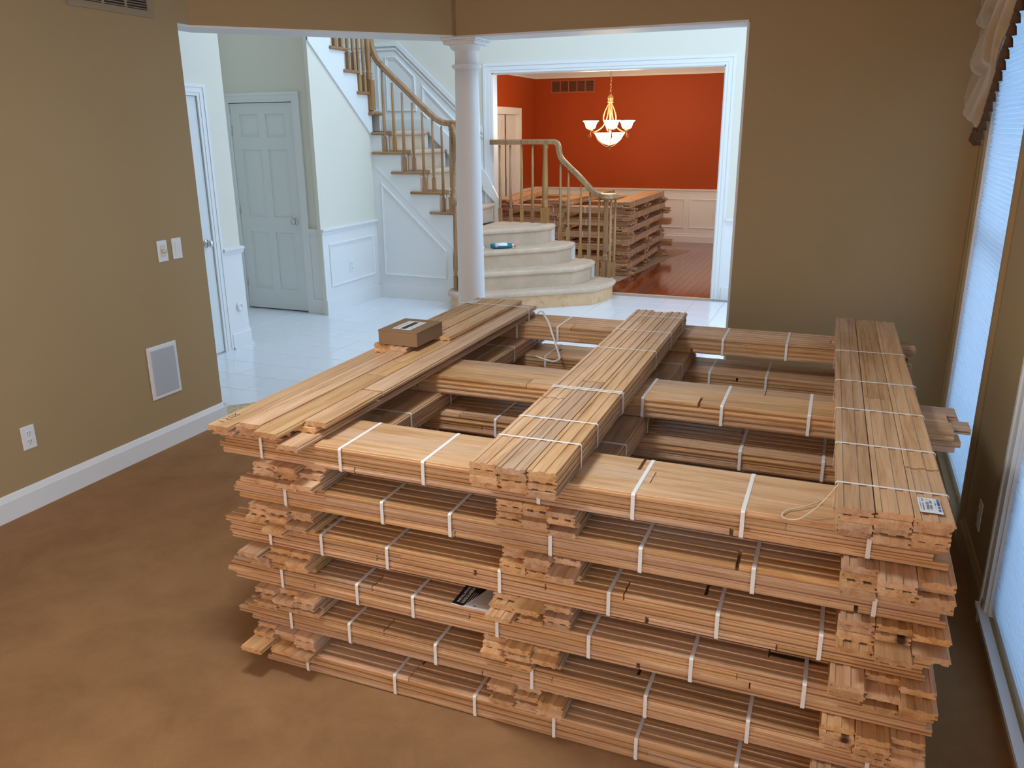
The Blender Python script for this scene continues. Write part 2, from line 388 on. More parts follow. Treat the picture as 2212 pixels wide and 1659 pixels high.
# ================================================================== FOYER
TL = .3075
fx0, fx1, fy0, fy1 = -5.9, .64, 2.4, 8.86
fl = S('floor_foyer', MB().prism([(-5.9, 2.4), (-3.70, 2.4), (-3.70, 4.10), (-2.50, 5.335), (.64, 5.335), (.64, 8.86), (-5.9, 8.86)], -.07, -.004), 'grout')
h = TL/2-.0018
def clip(P, a, b, c):            # keep a*x+b*y >= c
    out = []
    for i in range(len(P)):
        p, q = P[i-1], P[i]; dp = a*p[0]+b*p[1]-c; dq = a*q[0]+b*q[1]-c
        if (dp >= 0) != (dq >= 0):
            t = dp/(dp-dq); out.append((p[0]+(q[0]-p[0])*t, p[1]+(q[1]-p[1])*t))
        if dq >= 0: out.append(q)
    return out
me = None
for i in range(-6, 17):
    for j in range(-8, 15):
        cx = -4.16+TL*i+TL/2; cy = 4.735+TL*j+TL/2
        if not (fx0 < cx < fx1 and fy0 < cy < 8.86): continue
        if cy > 7.80 and cx < -3.7: continue
        if cy > 6.83 and cx < -4.8: continue
        P = [(cx-h, cy-h), (cx+h, cy-h), (cx+h, cy+h), (cx-h, cy+h)]; Q = P
        if cx-h < -2.5: Q = clip(Q, -1, 1, 7.80) if cx+h > -3.75 else Q
        if cx+h > -2.5: Q = clip(Q, 0, 1, 5.335)
        Q = clip(Q, 0, -1, -8.838)
        if len(Q) < 3 or Q is None: continue
        if Q != P:
            if abs(sum(Q[a-1][0]*Q[a][1]-Q[a][0]*Q[a-1][1] for a in range(len(Q)))) > 1e-3: MB().prism(Q, -.004, 0).build('tile', 'tile', fl)
            continue
        if me is None:
            b = .002
            v = [(-h, -h, -.004), (h, -h, -.004), (h, h, -.004), (-h, h, -.004), (-h, -h, -.001), (h, -h, -.001), (h, h, -.001), (-h, h, -.001), (-h+b, -h+b, 0), (h-b, -h+b, 0), (h-b, h-b, 0), (-h+b, h-b, 0)]
            fs = [(0, 1, 5, 4), (1, 2, 6, 5), (2, 3, 7, 6), (3, 0, 4, 7), (4, 5, 9, 8), (5, 6, 10, 9), (6, 7, 11, 10), (7, 4, 8, 11), (8, 9, 10, 11)]
            me = bpy.data.meshes.new('tile'); me.from_pydata(v, [], fs); me.materials.append(MT['tile'])
        t = bpy.data.objects.new('tile', me); COL.objects.link(t); t.parent = fl; t.location = (cx, cy, 0)
# foyer ceiling and walls
S('ceiling_foyer', MB().box(-6, -3.8, 2.4, 8.98, 5.2, 5.3).box(-1.4, .8, 2.4, 8.98, 5.2, 5.3).box(-3.8, -1.4, 2.4, 6.15, 5.2, 5.3).box(-3.8, -1.4, 7.65, 8.98, 5.2, 5.3), 'ceil')
S('wall_foyer_rear', MB().box(-4.8, -3.6, 2.3, 2.4, 0, 5.2).box(-6, -4.82, 5.44, 5.538, 0, 5.2), 'cream')
S('wall_foyer_left', wallbox(MB(), 'x', -4.82, -4.70, 2.4, 5.54, 0, 5.2, [(4.46, 5.225, 0, 2.03)]), 'cream')
S('wall_hall', MB().box(-5.9, -5.78, 5.5, 8.98, 0, 5.2), 'cream')
S('wall_closet', wallbox(MB(), 'y', 6.80, 6.92, -5.8, -4.755, 0, 5.2, [(-5.725, -4.975, 0, 2.04)]), 'cream')
S('wall_foyer_living', MB().box(-3.715, XL-.15, 2.4, 3.85, 0, 5.2).box(-2.5, XR, 5.2, 5.33, ZC+.1, 5.2), 'cream')
S('wall_entry', wallbox(MB(), 'x', XR, XR+.14, 5.33, 8.98, 0, 5.2, [(5.9, 8.2, .25, 4.7)]), 'cream')
w4 = empty('window_4', (XR, 7.05, .25), kind='structure')
m = MB()
for y in (5.9, 6.62, 7.38, 8.14): m.box(XR+.03, XR+.09, y, y+.06, .25, 4.7)
for z in (.25, 2.05, 2.6, 4.64): m.box(XR+.03, XR+.09, 5.9, 8.2, z, z+.06)
f = m.build('sash', 'white', w4)
w6 = empty('window_6', (-2.6, 6.9, 5.2), kind='structure')  # frame of the made-up skylight over the foyer
MB().box(-3.8, -3.74, 6.15, 7.65, 5.2, 5.26).box(-1.46, -1.4, 6.15, 7.65, 5.2, 5.26).box(-3.8, -1.4, 6.15, 6.21, 5.2, 5.26).box(-3.8, -1.4, 7.59, 7.65, 5.2, 5.26).build('sash', 'white', w6)
# dining-side wall of the foyer
OX0, OX1, OZ = -3.79, -1.245, 2.37
S('wall_foyer_far', wallbox(MB(), 'y', 8.86, 8.92, -5.9, .8, 0, 5.2, [(OX0, OX1, 0, OZ)]), 'cream')
S('wall_dining_near', wallbox(MB(), 'y', 8.92, 8.98, -5.1, .8, 0, 2.74, [(OX0, OX1, 0, OZ)]), 'red')
def casing(name, axis, base, sgn, u0, u1, z1, w=.09, z0=0, mat='white', parent=None, d=.02):
    """stepped door casing around an opening"""
    mb = MB()
    for a, b, dd in ((0, w*.28, d*.55), (w*.28, w*.72, d*.75), (w*.72, w, d)):
        for bx in ((u0-b, u0-a, z0, z1+b), (u1+a, u1+b, z0, z1+b), (u0-a, u1+a, z1+a, z1+b)):
            if axis == 'y': mb.box(bx[0], bx[1], base, base+sgn*dd, bx[2], bx[3])
            else: mb.box(base, base+sgn*dd, bx[0], bx[1], bx[2], bx[3])
    return S(name, mb, mat, parent)
casing('trim_4', 'y', 8.86, -1, OX0, OX1, OZ, .10, 0)
S('trim_5', MB().box(OX0, OX0+.012, 8.86, 8.98, 0, OZ).box(OX1-.012, OX1, 8.86, 8.98, 0, OZ).box(OX0, OX1, 8.86, 8.98, OZ-.012, OZ), 'white')
S('trim_6', MB().box(OX0, OX1, 8.835, 8.88, -.004, .006), 'oakpale')
# right side of the dining opening: wainscot
m = MB().box(OX1+.10, XR, 8.848, 8.86, 0, .80)
w = S('trim_7', m, 'white')
frame_moulding(MB(), [(OX1+.20, .22), (-.2, .22), (-.2, .70), (OX1+.20, .70)], .035, .016, 'y', 8.848).build('panel_moulding', 'white', w)
MB().prism([(8.86, .80), (8.842, .80), (8.838, .82), (8.820, .845), (8.820, .858), (8.86, .862)], OX1+.10, XR, 'x').build('chair_rail', 'white', w)
MB().box(OX1+.10, XR, 8.832, 8.848, 0, .14).build('baseboard', 'white', w)
# door in the foyer's left wall, with wainscot stub beyond
casing('trim_8', 'x', -4.70, 1, 4.46, 5.225, 2.03, .088)
def door(n, axis, base, sgn, u0, u1, z1, knob_u, hinge_u, label_mat='doorwhite', knob=True):
    d = empty('door_%d' % n, ((u0+u1)/2, base, 0) if axis == 'y' else (base, (u0+u1)/2, 0), kind='structure')
    def bx(mb, a, b, z0, z2, f0, f1):
        if axis == 'y': mb.box(a, b, base+sgn*f0, base+sgn*f1, z0, z2)
        else: mb.box(base+sgn*f0, base+sgn*f1, a, b, z0, z2)
    wd = u1-u0; st = .105; mid = .09; pw = (wd-2*st-mid)/2
    zs = [.012, .22, .80, .95, 1.60, 1.72, 1.93, z1]
    mb = MB()
    bx(mb, u0, u1, .012, z1, -.034, -.008)
    for a, b in ((u0, u0+st), (u1-st, u1), (u0+st+pw, u0+st+pw+mid)): bx(mb, a, b, .012, z1, -.008, 0)
    for a, b in ((zs[0], zs[1]), (zs[2], zs[3]), (zs[4], zs[5]), (zs[6], zs[7])): bx(mb, u0, u1, a, b, -.0081, -.0001)
    mb.build('slab', label_mat, d)
    for c in range(2):
        a = u0+st+c*(pw+mid)
        for z0, z2 in ((zs[1], zs[2]), (zs[3], zs[4]), (zs[5], zs[6])):
            i = .03
            rings = [((a+i*.3, z0+i*.3), (a+pw-i*.3, z2-i*.3), -.008), ((a+i*1.3, z0+i*1.3), (a+pw-i*1.3, z2-i*1.3), -.002)]
            v = []
            for (p, q, hh) in rings:
                for (x, z) in ((p[0], p[1]), (q[0], p[1]), (q[0], q[1]), (p[0], q[1])):
                    v.append((x, base+sgn*hh, z) if axis == 'y' else (base+sgn*hh, x, z))
            MB().add(v, [(0, 1, 5, 4), (1, 2, 6, 5), (2, 3, 7, 6), (3, 0, 4, 7), (4, 5, 6, 7)]).build('panel', label_mat, d)
    for z in (.28, 1.02, 1.78):
        mb = MB()
        c = (hinge_u, base+sgn*.004, z) if axis == 'y' else (base+sgn*.004, hinge_u, z)
        mb.lathe([(.007, -.045), (.007, .045)], c, 10)
        bx(mb, hinge_u-.012, hinge_u+.012, z-.044, z+.044, -.001, .002)
        mb.build('hinge', 'nickel' if n != 3 else 'brass', d)
    if knob:
        prof = [(0, 0), (.031, 0), (.031, .006), (.014, .010), (.012, .028), (.022, .036), (.028, .046), (.027, .058), (.018, .066), (0, .068)]
        mb = MB().lathe(prof, (0, 0, 0), 20, cap=False)
        kz = .915
        mb.v = [((knob_u+x, base+sgn*z, kz+y) if axis == 'y' else (base+sgn*z, knob_u+x, kz+y)) for x, y, z in mb.v]
        mb.build('knob', 'nickel', d)
    return d
door(2, 'x', -4.705, 1, 4.463, 5.222, 2.027, 5.155, 4.47)
wm = MB().box(-4.70, -4.690, 5.313, 5.54, 0, .80)
w = S('trim_9', wm, 'white')
MB().prism([(-4.70, .795), (-4.684, .795), (-4.680, .81), (-4.664, .832), (-4.664, .846), (-4.70, .85)], 5.313, 5.555, 'y').build('chair_rail', 'white', w)
MB().prism([(-4.70, 0), (-4.676, 0), (-4.676, .125), (-4.684, .14), (-4.684, .155), (-4.70, .16)], 5.313, 5.545, 'y').build('baseboard', 'white', w)
MB().box(-4.70, -4.662, 5.313, 5.556, 0, .02).build('shoe_moulding', 'white', w)
# closet wall (door 1)
casing('trim_10', 'y', 6.80, -1, -5.725, -4.975, 2.04, .088)
door(1, 'y', 6.808, -1, -5.722, -4.978, 2.034, -5.05, -5.722)
S('trim_11', MB().box(-4.886, -4.752, 6.785, 6.80, 0, .80).box(-4.885, -4.752, 6.772, 6.80, .80, .85).box(-4.886, -4.752, 6.778, 6.80, 0, .15), 'white')
# stair-side wall X = -4.72
SX = -4.72
S('wall_stair_left', MB().prism([(6.742, 0), (7.80, 0), (7.80, 1.70), (6.742, 2.565)], SX-.03, SX, 'x'), 'cream')
S('wall_stair_corner', MB().box(-4.757, SX-.03, 6.742, 6.80, 0, 5.2), 'cream')
m = MB().prism([(6.742, 0), (7.77, 0), (7.77, .80), (6.742, .80)], SX, SX+.012, 'x')
w = S('trim_12', m, 'white')
MB().prism([(SX, .80), (SX+.018, .80), (SX+.022, .815), (SX+.038, .838), (SX+.038, .850), (SX, .855)], 6.735, 7.77, 'y').build('chair_rail', 'white', w)
frame_moulding(MB(), [(6.84, .27), (7.68, .27), (7.68, .70), (6.84, .70)], .03, .015, 'x', SX+.012, 1).build('panel_moulding', 'white', w)
MB().box(SX+.012, SX+.024, 6.735, 7.77, 0, .15).build('baseboard', 'white', w)
skirt = [(7.80, 1.70), (7.80, 2.125), (7.56, 2.125), (7.56, 2.32), (7.34, 2.32), (7.34, 2.517), (7.12, 2.517), (7.12, 2.71), (6.90, 2.71), (6.9, 2.91), (6.742, 2.91), (6.742, 2.565)]
S('trim_13', MB().prism(skirt, SX-.03, SX+.008, 'x').prism([(7.80, 1.695), (7.80, 1.735), (6.742, 2.60), (6.742, 2.56)], SX, SX+.018, 'x'), 'white')
# panelled side below the lower flight, plane Y = 7.77
zt = {1: .19, 2: .38, 3: .57, 4: .76, 5: .955, 6: 1.157, 7: 1.36, 8: 1.56, 9: 1.757, 10: 1.955, 11: 2.155, 12: 2.35, 13: 2.547, 14: 2.745, 15: 2.94}
rx = {5: -3.782, 6: -3.935, 7: -4.154, 8: -4.374, 9: -4.592}
saw = [(SX, 0), (-3.80, 0), (-3.80, zt[5]-.03)]
for k in range(5, 9): saw += [(rx[k+1], zt[k]-.03), (rx[k+1], zt[k+1]-.03)]
saw += [(SX, zt[9]-.03)]
w = S('wall_stair', MB().prism(saw, 7.77, 7.80, 'y'), 'white')
frame_moulding(MB(), [(-4.635, .255), (-3.872, .245), (-3.872, .55), (-4.625, 1.25)], .03, .014, 'y', 7.77).build('panel_moulding', 'white', w)
MB().box(SX, -3.80, 7.756, 7.77, 0, .15).build('baseboard', 'white', w)
MB().prism([(SX+.0, 1.43), (SX+.0, 1.47), (-3.80, .62), (-3.80, .58)], 7.765, 7.77, 'y').build('skirt_bead', 'white', w)
# far stair wall: diagonal wainscot on Y = 8.86
m = MB().prism([(-5.78, 1.70), (-4.55, 1.70), (-3.90, .95), (-3.90, 1.76), (-4.962, 2.72), (-5.78, 2.72)], 8.85, 8.86, 'y')
w = S('trim_14', m, 'white')
MB().prism([(-5.78, 2.70), (-4.97, 2.70), (-3.90, 1.735), (-3.90, 1.80), (-4.95, 2.75), (-5.78, 2.75)], 8.825, 8.85, 'y').build('chair_rail', 'white', w)
MB().prism([(-5.78, 2.66), (-4.985, 2.66), (-3.90, 1.68), (-3.90, 1.70), (-4.975, 2.68), (-5.78, 2.68)], 8.835, 8.85, 'y').build('rail_bead', 'white', w)
frame_moulding(MB(), [(-5.13, 1.99), (-4.735, 1.985), (-4.745, 2.365), (-4.985, 2.59), (-5.13, 2.59)], .035, .016, 'y', 8.85).build('panel_moulding', 'white', w)
frame_moulding(MB(), [(-4.665, 1.955), (-3.98, 1.33), (-3.98, 1.63), (-4.66, 2.275)], .035, .016, 'y', 8.85).build('panel_moulding', 'white', w)
frame_moulding(MB(), [(-5.62, 1.99), (-5.22, 1.99), (-5.22, 2.59), (-5.62, 2.59)], .035, .016, 'y', 8.85).build('panel_moulding', 'white', w)
MB().prism([(-5.78, 1.757), (-4.60, 1.757), (-3.735, .96), (-3.735, .80), (-3.70, .80), (-3.70, 1.0), (-3.86, 1.30), (-4.54, 1.90), (-5.78, 1.90)], 8.815, 8.85, 'y').build('skirt_board', 'white', w)

# ---- round wall bumper, outlet, etc. helper
def plate(name, wall, u, z, w_, h_, mat, label, cat, group=None, sgn=1):
    """thin rounded plate standing on wall ('x', xpos) or ('y', ypos)"""
    ax, b = wall
    loc = (b, u, z) if ax == 'x' else (u, b, z)
    e = empty(name, loc, label, cat, group)
    mb = MB()
    if ax == 'x': mb.box(b, b+sgn*.006, u-w_/2, u+w_/2, z-h_/2, z+h_/2)
    else: mb.box(u-w_/2, u+w_/2, b, b+sgn*.006, z-h_/2, z+h_/2)
    mb.build('cover_plate', mat, e, bevel=.003)
    return e
def outlet(wall, u, z, label, sgn=1, mat='plastic'):
    e = plate('power_outlet', wall, u, z, .072, .116, mat, label, 'outlet', None, sgn)
    ax, b = wall
    def bx(mb, a0, a1, z0, z1, d0, d1):
        if ax == 'x': mb.box(b+sgn*d0, b+sgn*d1, u+a0, u+a1, z+z0, z+z1)
        else: mb.box(u+a0, u+a1, b+sgn*d0, b+sgn*d1, z+z0, z+z1)
    for c in (.021, -.021):
        mb = MB(); bx(mb, -.016, .016, c-.014, c+.014, .006, .009); s = mb.build('receptacle', mat, e, bevel=.004)
        mb = MB(); bx(mb, -.008, -.0055, c-.002, c+.008, .009, .0094); bx(mb, .0055, .008, c-.002, c+.008, .009, .0094); bx(mb, -.002, .002, c-.010, c-.006, .009, .0094)
        mb.build('slots', 'dark', s)
    return e
outlet(('x', XL), 2.53, .36, 'white duplex outlet low on the tan wall above the white baseboard')
outlet(('x', XR), 3.41, .275, 'white outlet on the tan wall between the two shaded windows', -1)
outlet(('y', 8.848), -.6, .3, 'white outlet on the entry wainscot', -1)
o_ = outlet(('x', SX+.012), 7.22, .43, 'white outlet within the foyer wainscot panel beside the stair')
# dimmer and rocker
e = plate('dimmer_switch', ('x', XL), 3.522, 1.122, .072, .118, 'plastic', 'white dimmer plate with round almond knob on tan wall', 'switch')
MB().box(XL+.006, XL+.009, 3.522-.016, 3.522+.016, 1.122-.033, 1.122+.033).build('insert', 'almond', e, bevel=.001)
mb = MB().lathe([(0, 0), (.012, 0), (.0105, .016), (0, .017)], (0, 0, 0), 16, cap=False); mb.v = [(XL+.009+z, 3.522+x, 1.122+y) for x, y, z in mb.v]; mb.build('knob', 'almond', e)
e = plate('light_switch', ('x', XL), 3.632, 1.124, .072, .118, 'plastic', 'white rocker light switch plate beside the dimmer', 'switch')
MB().prism([(XL+.006, 1.09), (XL+.008, 1.09), (XL+.012, 1.158), (XL+.006, 1.158)], 3.616, 3.648, 'y').build('rocker', 'plastic', e)
# in-wall speaker
e = empty('wall_speaker', (XL, 3.415, .305), 'rectangular in-wall speaker with grey grille and white frame', 'speaker')
mb = MB(); mb.box(XL, XL+.010, 3.305, 3.525, .302, .608); mb.build('frame', 'plastic', e, bevel=.008, seg=3)
MB().box(XL+.004, XL+.015, 3.327, 3.503, .325, .585).build('grille', 'grille', e, bevel=.004)
# air vents
e = empty('wall_vent', (XL, 3.42, 2.37), 'tan painted louvred air return vent high on wall', 'air vent')
MB().box(XL-.001, XL+.002, 3.15, 3.665, 2.352, 2.56).build('backing', 'dark', e)
m = MB()
for a, b, c, d in ((3.14, 3.675, 2.34, 2.372), (3.14, 3.675, 2.545, 2.575), (3.14, 3.205, 2.372, 2.545), (3.64, 3.675, 2.372, 2.545)): m.box(XL, XL+.008, a, b, c, d)
for a in (3.345, 3.49): m.box(XL, XL+.007, a, a+.014, 2.373, 2.544)
m.build('frame', 'ventpaint', e)
for i in range(13):
    z = 2.379+i*.013
    MB().prism([(XL+.001, z+.002), (XL+.007, z-.003), (XL+.0075, z-.001), (XL+.0015, z+.004)], 3.205, 3.64, 'y').build('louvre', 'ventpaint', e)
mb = MB().lathe([(0, 0), (.036, 0), (.038, .006), (.034, .016), (.022, .020), (.020, .014), (0, .014)], (0, 0, 0), 24, cap=False)
mb.v = [(-4.69+z, 5.442+x, .348+y) for x, y, z in mb.v]
o = mb.build('wall_bumper', 'plastic', origin=(-4.69, 5.442, .348)); tag(o, 'round white door bumper disc on the wainscot beside the hall door', 'door bumper')

# ---- column
cx, cy = -2.39, 5.17
e = empty('column', (cx, cy, 0), 'white round tapered column carrying the corner of the two headers', 'column')
prof = [(.100, .12)]
for i in range(13):
    t = i/12; prof.append((.0965-.0205*(t**1.5), .12+t*(2.14-.12)))
MB().lathe(prof, (cx, cy, 0), 40).build('shaft', 'white', e)
MB().lathe([(.077, 2.136), (.082, 2.138), (.084, 2.143), (.096, 2.150), (.098, 2.158), (.094, 2.164), (.080, 2.168), (.075, 2.172)], (cx, cy, 0), 40).build('neck_ring', 'white', e)
MB().lathe([(.074, 2.168), (.074, 2.245), (.079, 2.250), (.092, 2.256), (.104, 2.270), (.110, 2.286)], (cx, cy, 0), 40).build('capital', 'white', e)
m = MB()
for r, z0, z1 in ((.112, 2.284, 2.302), (.118, 2.302, 2.310), (.126, 2.310, 2.324)): m.box(cx-r, cx+r, cy-r, cy+r, z0, z1)
m.build('abacus', 'white', e, bevel=.003)
MB().lathe([(.135, .04), (.14, .055), (.135, .08), (.118, .09), (.115, .105), (.12, .12)], (cx, cy, 0), 40).build('base', 'white', e)
MB().box(cx-.145, cx+.145, cy-.145, cy+.145, 0, .042).build('plinth', 'white', e)

# ================================================================== STAIRCASE
st = empty('staircase', (-3.4, 8.1, 0), 'curved carpeted staircase with flared bottom steps, oak railings and white balustrade skirt', 'staircase')
S1 = [(-3.74, 7.78), (-3.75, 7.56), (-3.70, 7.42), (-3.58, 7.34), (-3.42, 7.32), (-3.30, 7.375), (-2.335, 8.115), (-2.262, 8.38), (-2.245, 8.55), (-2.26, 8.68), (-2.33, 8.80), (-2.45, 8.845), (-3.74, 8.845)]
S2 = [(-3.735, 7.78), (-3.735, 7.62), (-3.68, 7.52), (-3.55, 7.46), (-3.38, 7.49), (-2.575, 8.165), (-2.505, 8.42), (-2.49, 8.56), (-2.505, 8.70), (-2.58, 8.81), (-2.70, 8.845), (-3.735, 8.845)]
S3 = [(-3.73, 7.785), (-3.72, 7.68), (-3.64, 7.60), (-3.52, 7.60), (-2.825, 8.29), (-2.755, 8.52), (-2.74, 8.64), (-2.76, 8.76), (-2.83, 8.82), (-2.95, 8.845), (-3.73, 8.845)]
S4 = [(-3.725, 7.79), (-3.66, 7.76), (-3.08, 8.42), (-3.00, 8.60), (-2.985, 8.70), (-3.00, 8.79), (-3.10, 8.845), (-3.725, 8.845)]
def inset_poly(P, d):
    n = len(P); P = [Vector(p) for p in P]
    A = sum(P[i].x*P[(i+1) % n].y-P[(i+1) % n].x*P[i].y for i in range(n))
    if A < 0: P = P[::-1]
    out = []
    for i in range(n):
        a = (P[i]-P[i-1]).normalized(); b = (P[(i+1) % n]-P[i]).normalized()
        na = Vector((-a.y, a.x)); nb = Vector((-b.y, b.x)); mm = (na+nb)/max(.4, 1+na.dot(nb))
        out.append(tuple(P[i]+mm*d))
    return out
for k, P in ((1, S1), (2, S2), (3, S3), (4, S4)):
    z1 = zt[k]; z0 = zt[k-1] if k > 1 else 0
    P2 = [(p[0], min(p[1], 8.78)) for p in P]
    if k == 1:
        MB().prism(inset_poly(P, .035), 0, z1-.045).build('riser', 'oakpale', st)
    else:
        MB().prism(inset_poly(P, .04), z0, z1-.04).build('riser', 'scarpet', st)
        q = inset_poly(P, .034); far = [p for p in q if p[1] > 8.6 and p[0] > -3.3]
        xm = max(p[0] for p in far)
        MB().box(xm-.05, xm+.004, 8.70, 8.80, z0, z1-.045).build('riser_end', 'white', st)
    if k == 1: MB().prism(P, z1-.055, z1).build('tread', 'scarpet', st, bevel=.022, seg=3)
    else: MB().prism(P, z1-.055, z1).build('tread', 'scarpet', st, bevel=.022, seg=3)
for k in range(5, 10):
    r0 = rx[k]; z0 = zt[k-1]; z1 = zt[k]
    r1 = rx[k+1] if k < 9 else -5.78
    MB().box(r0-.02, r0, 7.80, 8.82, z0, z1-.028).build('riser', 'white', st)
    xe = max(r1-.11, -5.78)
    y0 = 7.735 if k < 9 else 7.80
    MB().box(xe, r0+.035, y0, 7.90, z1-.028, z1).build('tread', 'oaktread', st, bevel=.009, seg=3) if k < 9 else MB().box(-4.70, r0+.035, 7.735, 7.90, z1-.028, z1).build('tread', 'oaktread', st, bevel=.009, seg=3)
    MB().box(r1-.02, r0+.03, 7.86, 8.82, z1-.026, z1-.002).build('tread_board', 'oaktread', st)
    yb = 8.78 if k < 6 else 8.72
    rr = MB(); c0 = r0+.046
    pr = [(r1-.0, z1-.002), (r1-.0, z1+.012), (c0-.012, z1+.012), (c0-.003, z1+.007), (c0, z1-.006), (c0-.003, z1-.022), (c0-.014, z1-.034), (r0+.012, z1-.040), (r0+.012, z0+.012), (r0, z0+.012), (r0, z1-.002)]
    rr.prism(pr, 7.92, yb, 'y'); rr.build('carpet_runner', 'scarpet', st)
MB().box(-5.78, -4.60, 7.8, 8.85, 1.70, 1.75).build('landing', 'scarpet', st)
MB().box(-5.78, SX-.03, 7.77, 7.80, .0, 1.95).build('landing_support', 'white', st)
ry = {10: 7.95, 11: 7.76, 12: 7.56, 13: 7.34, 14: 7.12, 15: 6.90}
for k in range(10, 15):
    z1 = zt[k]; z0 = zt[k-1]; y1 = ry[k]; y0 = ry[k+1]
    MB().box(-5.78, SX-.03 if k > 10 else -4.70, y1-.02, y1, z0-.03, z1-.028).build('riser', 'white', st)
    MB().box(-5.78, SX+.035 if k > 10 else -4.68, y0-.03, y1+.03, z1-.03, z1).build('tread', 'oaktread', st, bevel=.01, seg=3)
    MB().box(-5.6, -4.86, y0, y1+.042, z1-.034, z1+.012).build('carpet_runner', 'scarpet', st, bevel=.012)

# ---- railings
RAILP = [(-.027, -.026), (.027, -.026), (.031, -.012), (.024, -.004), (.030, .008), (.027, .022), (.012, .030), (-.012, .030), (-.027, .022), (-.030, .008), (-.024, -.004), (-.031, -.012)]
def smooth_path(P, n=5):
    P = [Vector(p) for p in P]; out = []
    for i in range(len(P)-1):
        a = P[max(i-1, 0)]; b = P[i]; c = P[i+1]; d = P[min(i+2, len(P)-1)]
        for j in range(n):
            t = j/n
            out.append(.5*((2*b)+(c-a)*t+(2*a-5*b+4*c-d)*t*t+(3*b-a-3*c+d)*t**3))
    out.append(P[-1]); return out
def baluster(par, x, y, z0, z1, sq=.155, r=.016):
    m = MB(); s = r*1.05
    m.box(x-s, x+s, y-s, y+s, z0, z0+sq)
    b = z0+sq; h = z1-b
    m.lathe([(r*.95, 0), (r*.62, .012), (r*1.0, .025), (r*.7, .035), (r*.95, .05), (r*.98, h*.25), (r*.62, h)], (x, y, b), 12)
    return m.build('baluster', 'oakrail', par)
def newel(par, x, y, z0, z1, sq=.26, r=.042):
    m = MB(); m.box(x-r, x+r, y-r, y+r, z0, z0+sq)
    b = z0+sq; h = z1-b
    m.lathe([(r*.95, 0), (r*.8, .01), (r*.98, .025), (r*.7, .04), (r*.95, .06), (r*.75, .075), (r*.6, .085), (r*.82, .10), (r*.85, h*.35), (r*.62, h-.05), (r*.85, h-.035), (r*.7, h-.02), (r*.95, h-.006), (r*.95, h)], (x, y, b), 18)
    return m.build('newel_post', 'oakrail', par)
YR = 7.80
path = smooth_path([(-3.70, YR, 1.832), (-3.79, YR, 1.835), (-3.90, YR, 1.848), (-4.03, YR, 1.935), (-4.30, YR, 2.172), (-4.55, YR, 2.395), (-4.63, YR, 2.49), (-4.675, YR, 2.61), (-4.69, YR, 2.75), (-4.69, YR, 2.95)])
rl = MB().tube(path, 0, prof=RAILP).build('railing', 'oakrail', st); rl['label'] = 'oak handrail on the open foyer side of the stair'
def near_rail_z(x):
    for i in range(len(path)-1):
        if (path[i].x-x)*(path[i+1].x-x) <= 0: return path[i].z-.03
    return 1.8
for x, k in ((-4.556, 8), (-4.443, 8), (-4.334, 7), (-4.222, 7), (-4.11, 6), (-3.997, 6), (-3.894, 5)): baluster(rl, x, YR-.02, zt[k], near_rail_z(x), .14)
newel(rl, -3.785, YR-.01, zt[5]-.02, 1.81, .17, .038)
p2 = smooth_path([(-3.77, YR-.02, 1.815), (-3.69, 7.72, 1.64), (-3.66, 7.60, 1.36), (-3.63, 7.50, 1.14), (-3.58, 7.44, 1.08), (-3.51, 7.43, 1.07)])
MB().tube(p2, 0, prof=RAILP).build('handrail', 'oakrail', rl)
for x, y, k, z in ((-3.685, 7.76, 4, 1.66), (-3.675, 7.66, 3, 1.48), (-3.66, 7.58, 2, 1.30), (-3.64, 7.50, 1, 1.12)): baluster(rl, x, y, zt[k], z, .14)
newel(rl, -3.53, 7.43, zt[1], 1.05, .2, .034)
# upper flight railing
m = MB(); r = .038; xu = SX+.012; x, y = xu+.004, 7.775
m.box(x-r, x+r, y-r, y+r, 1.975, 2.27)
m.lathe([(r*.95, 0), (r*.7, .012), (r*1.0, .03), (r*.7, .045), (r*.98, .065), (r*.7, .08), (r*.75, .10), (r*.86, .3), (r*.7, .65)], (x, y, 2.27), 18)
m.lathe([(.012, -.05), (.03, -.04), (.038, -.022), (.03, -.006), (.02, 0)], (x, y, 1.975), 16)
ru = m.build('newel_post', 'oakrail', st)
for y, k in ((7.68, 11), (7.585, 11), (7.50, 12), (7.40, 12), (7.29, 13), (7.18, 13), (7.08, 14), (6.97, 14)): baluster(ru, xu, y, zt[k] if k > 11 else zt[11], 3.05, .16, .017)
# far railing in front of the dining room
YF = 8.80
vol = [(-2.40+.075*math.cos(a)*(1-.10*i/10), YF-.02+.07*math.sin(a)*(1-.10*i/10), 1.068) for i, a in enumerate([PI*.5-i*.55 for i in range(11)])]
path2 = smooth_path([(-3.79, YF, 1.638), (-3.50, YF, 1.638), (-3.12, YF, 1.638), (-3.02, YF, 1.635), (-2.985, YF, 1.60), (-2.975, YF, 1.54), (-2.955, YF, 1.475), (-2.90, YF, 1.415), (-2.72, YF, 1.255), (-2.585, YF, 1.125), (-2.52, YF, 1.085), (-2.44, YF+.03, 1.068)], 4)
rf = MB().tube(path2+[Vector(v) for v in vol[1:]], 0, prof=RAILP).build('railing', 'oakrail', st); rf['label'] = 'oak handrail with gooseneck and scrolled volute end'
MB().lathe([(0, -.026), (.085, -.026), (.092, -.01), (.088, .008), (.08, .02), (.05, .028), (0, .028)], (-2.395, YF-.02, 1.068), 28, cap=False).build('volute', 'oakrail', rf)
def far_rail_z(x):
    for i in range(len(path2)-1):
        if (path2[i].x-x)*(path2[i+1].x-x) <= 0 and abs(path2[i].x-path2[i+1].x) > 1e-5: return path2[i].z-.03
    return 1.05
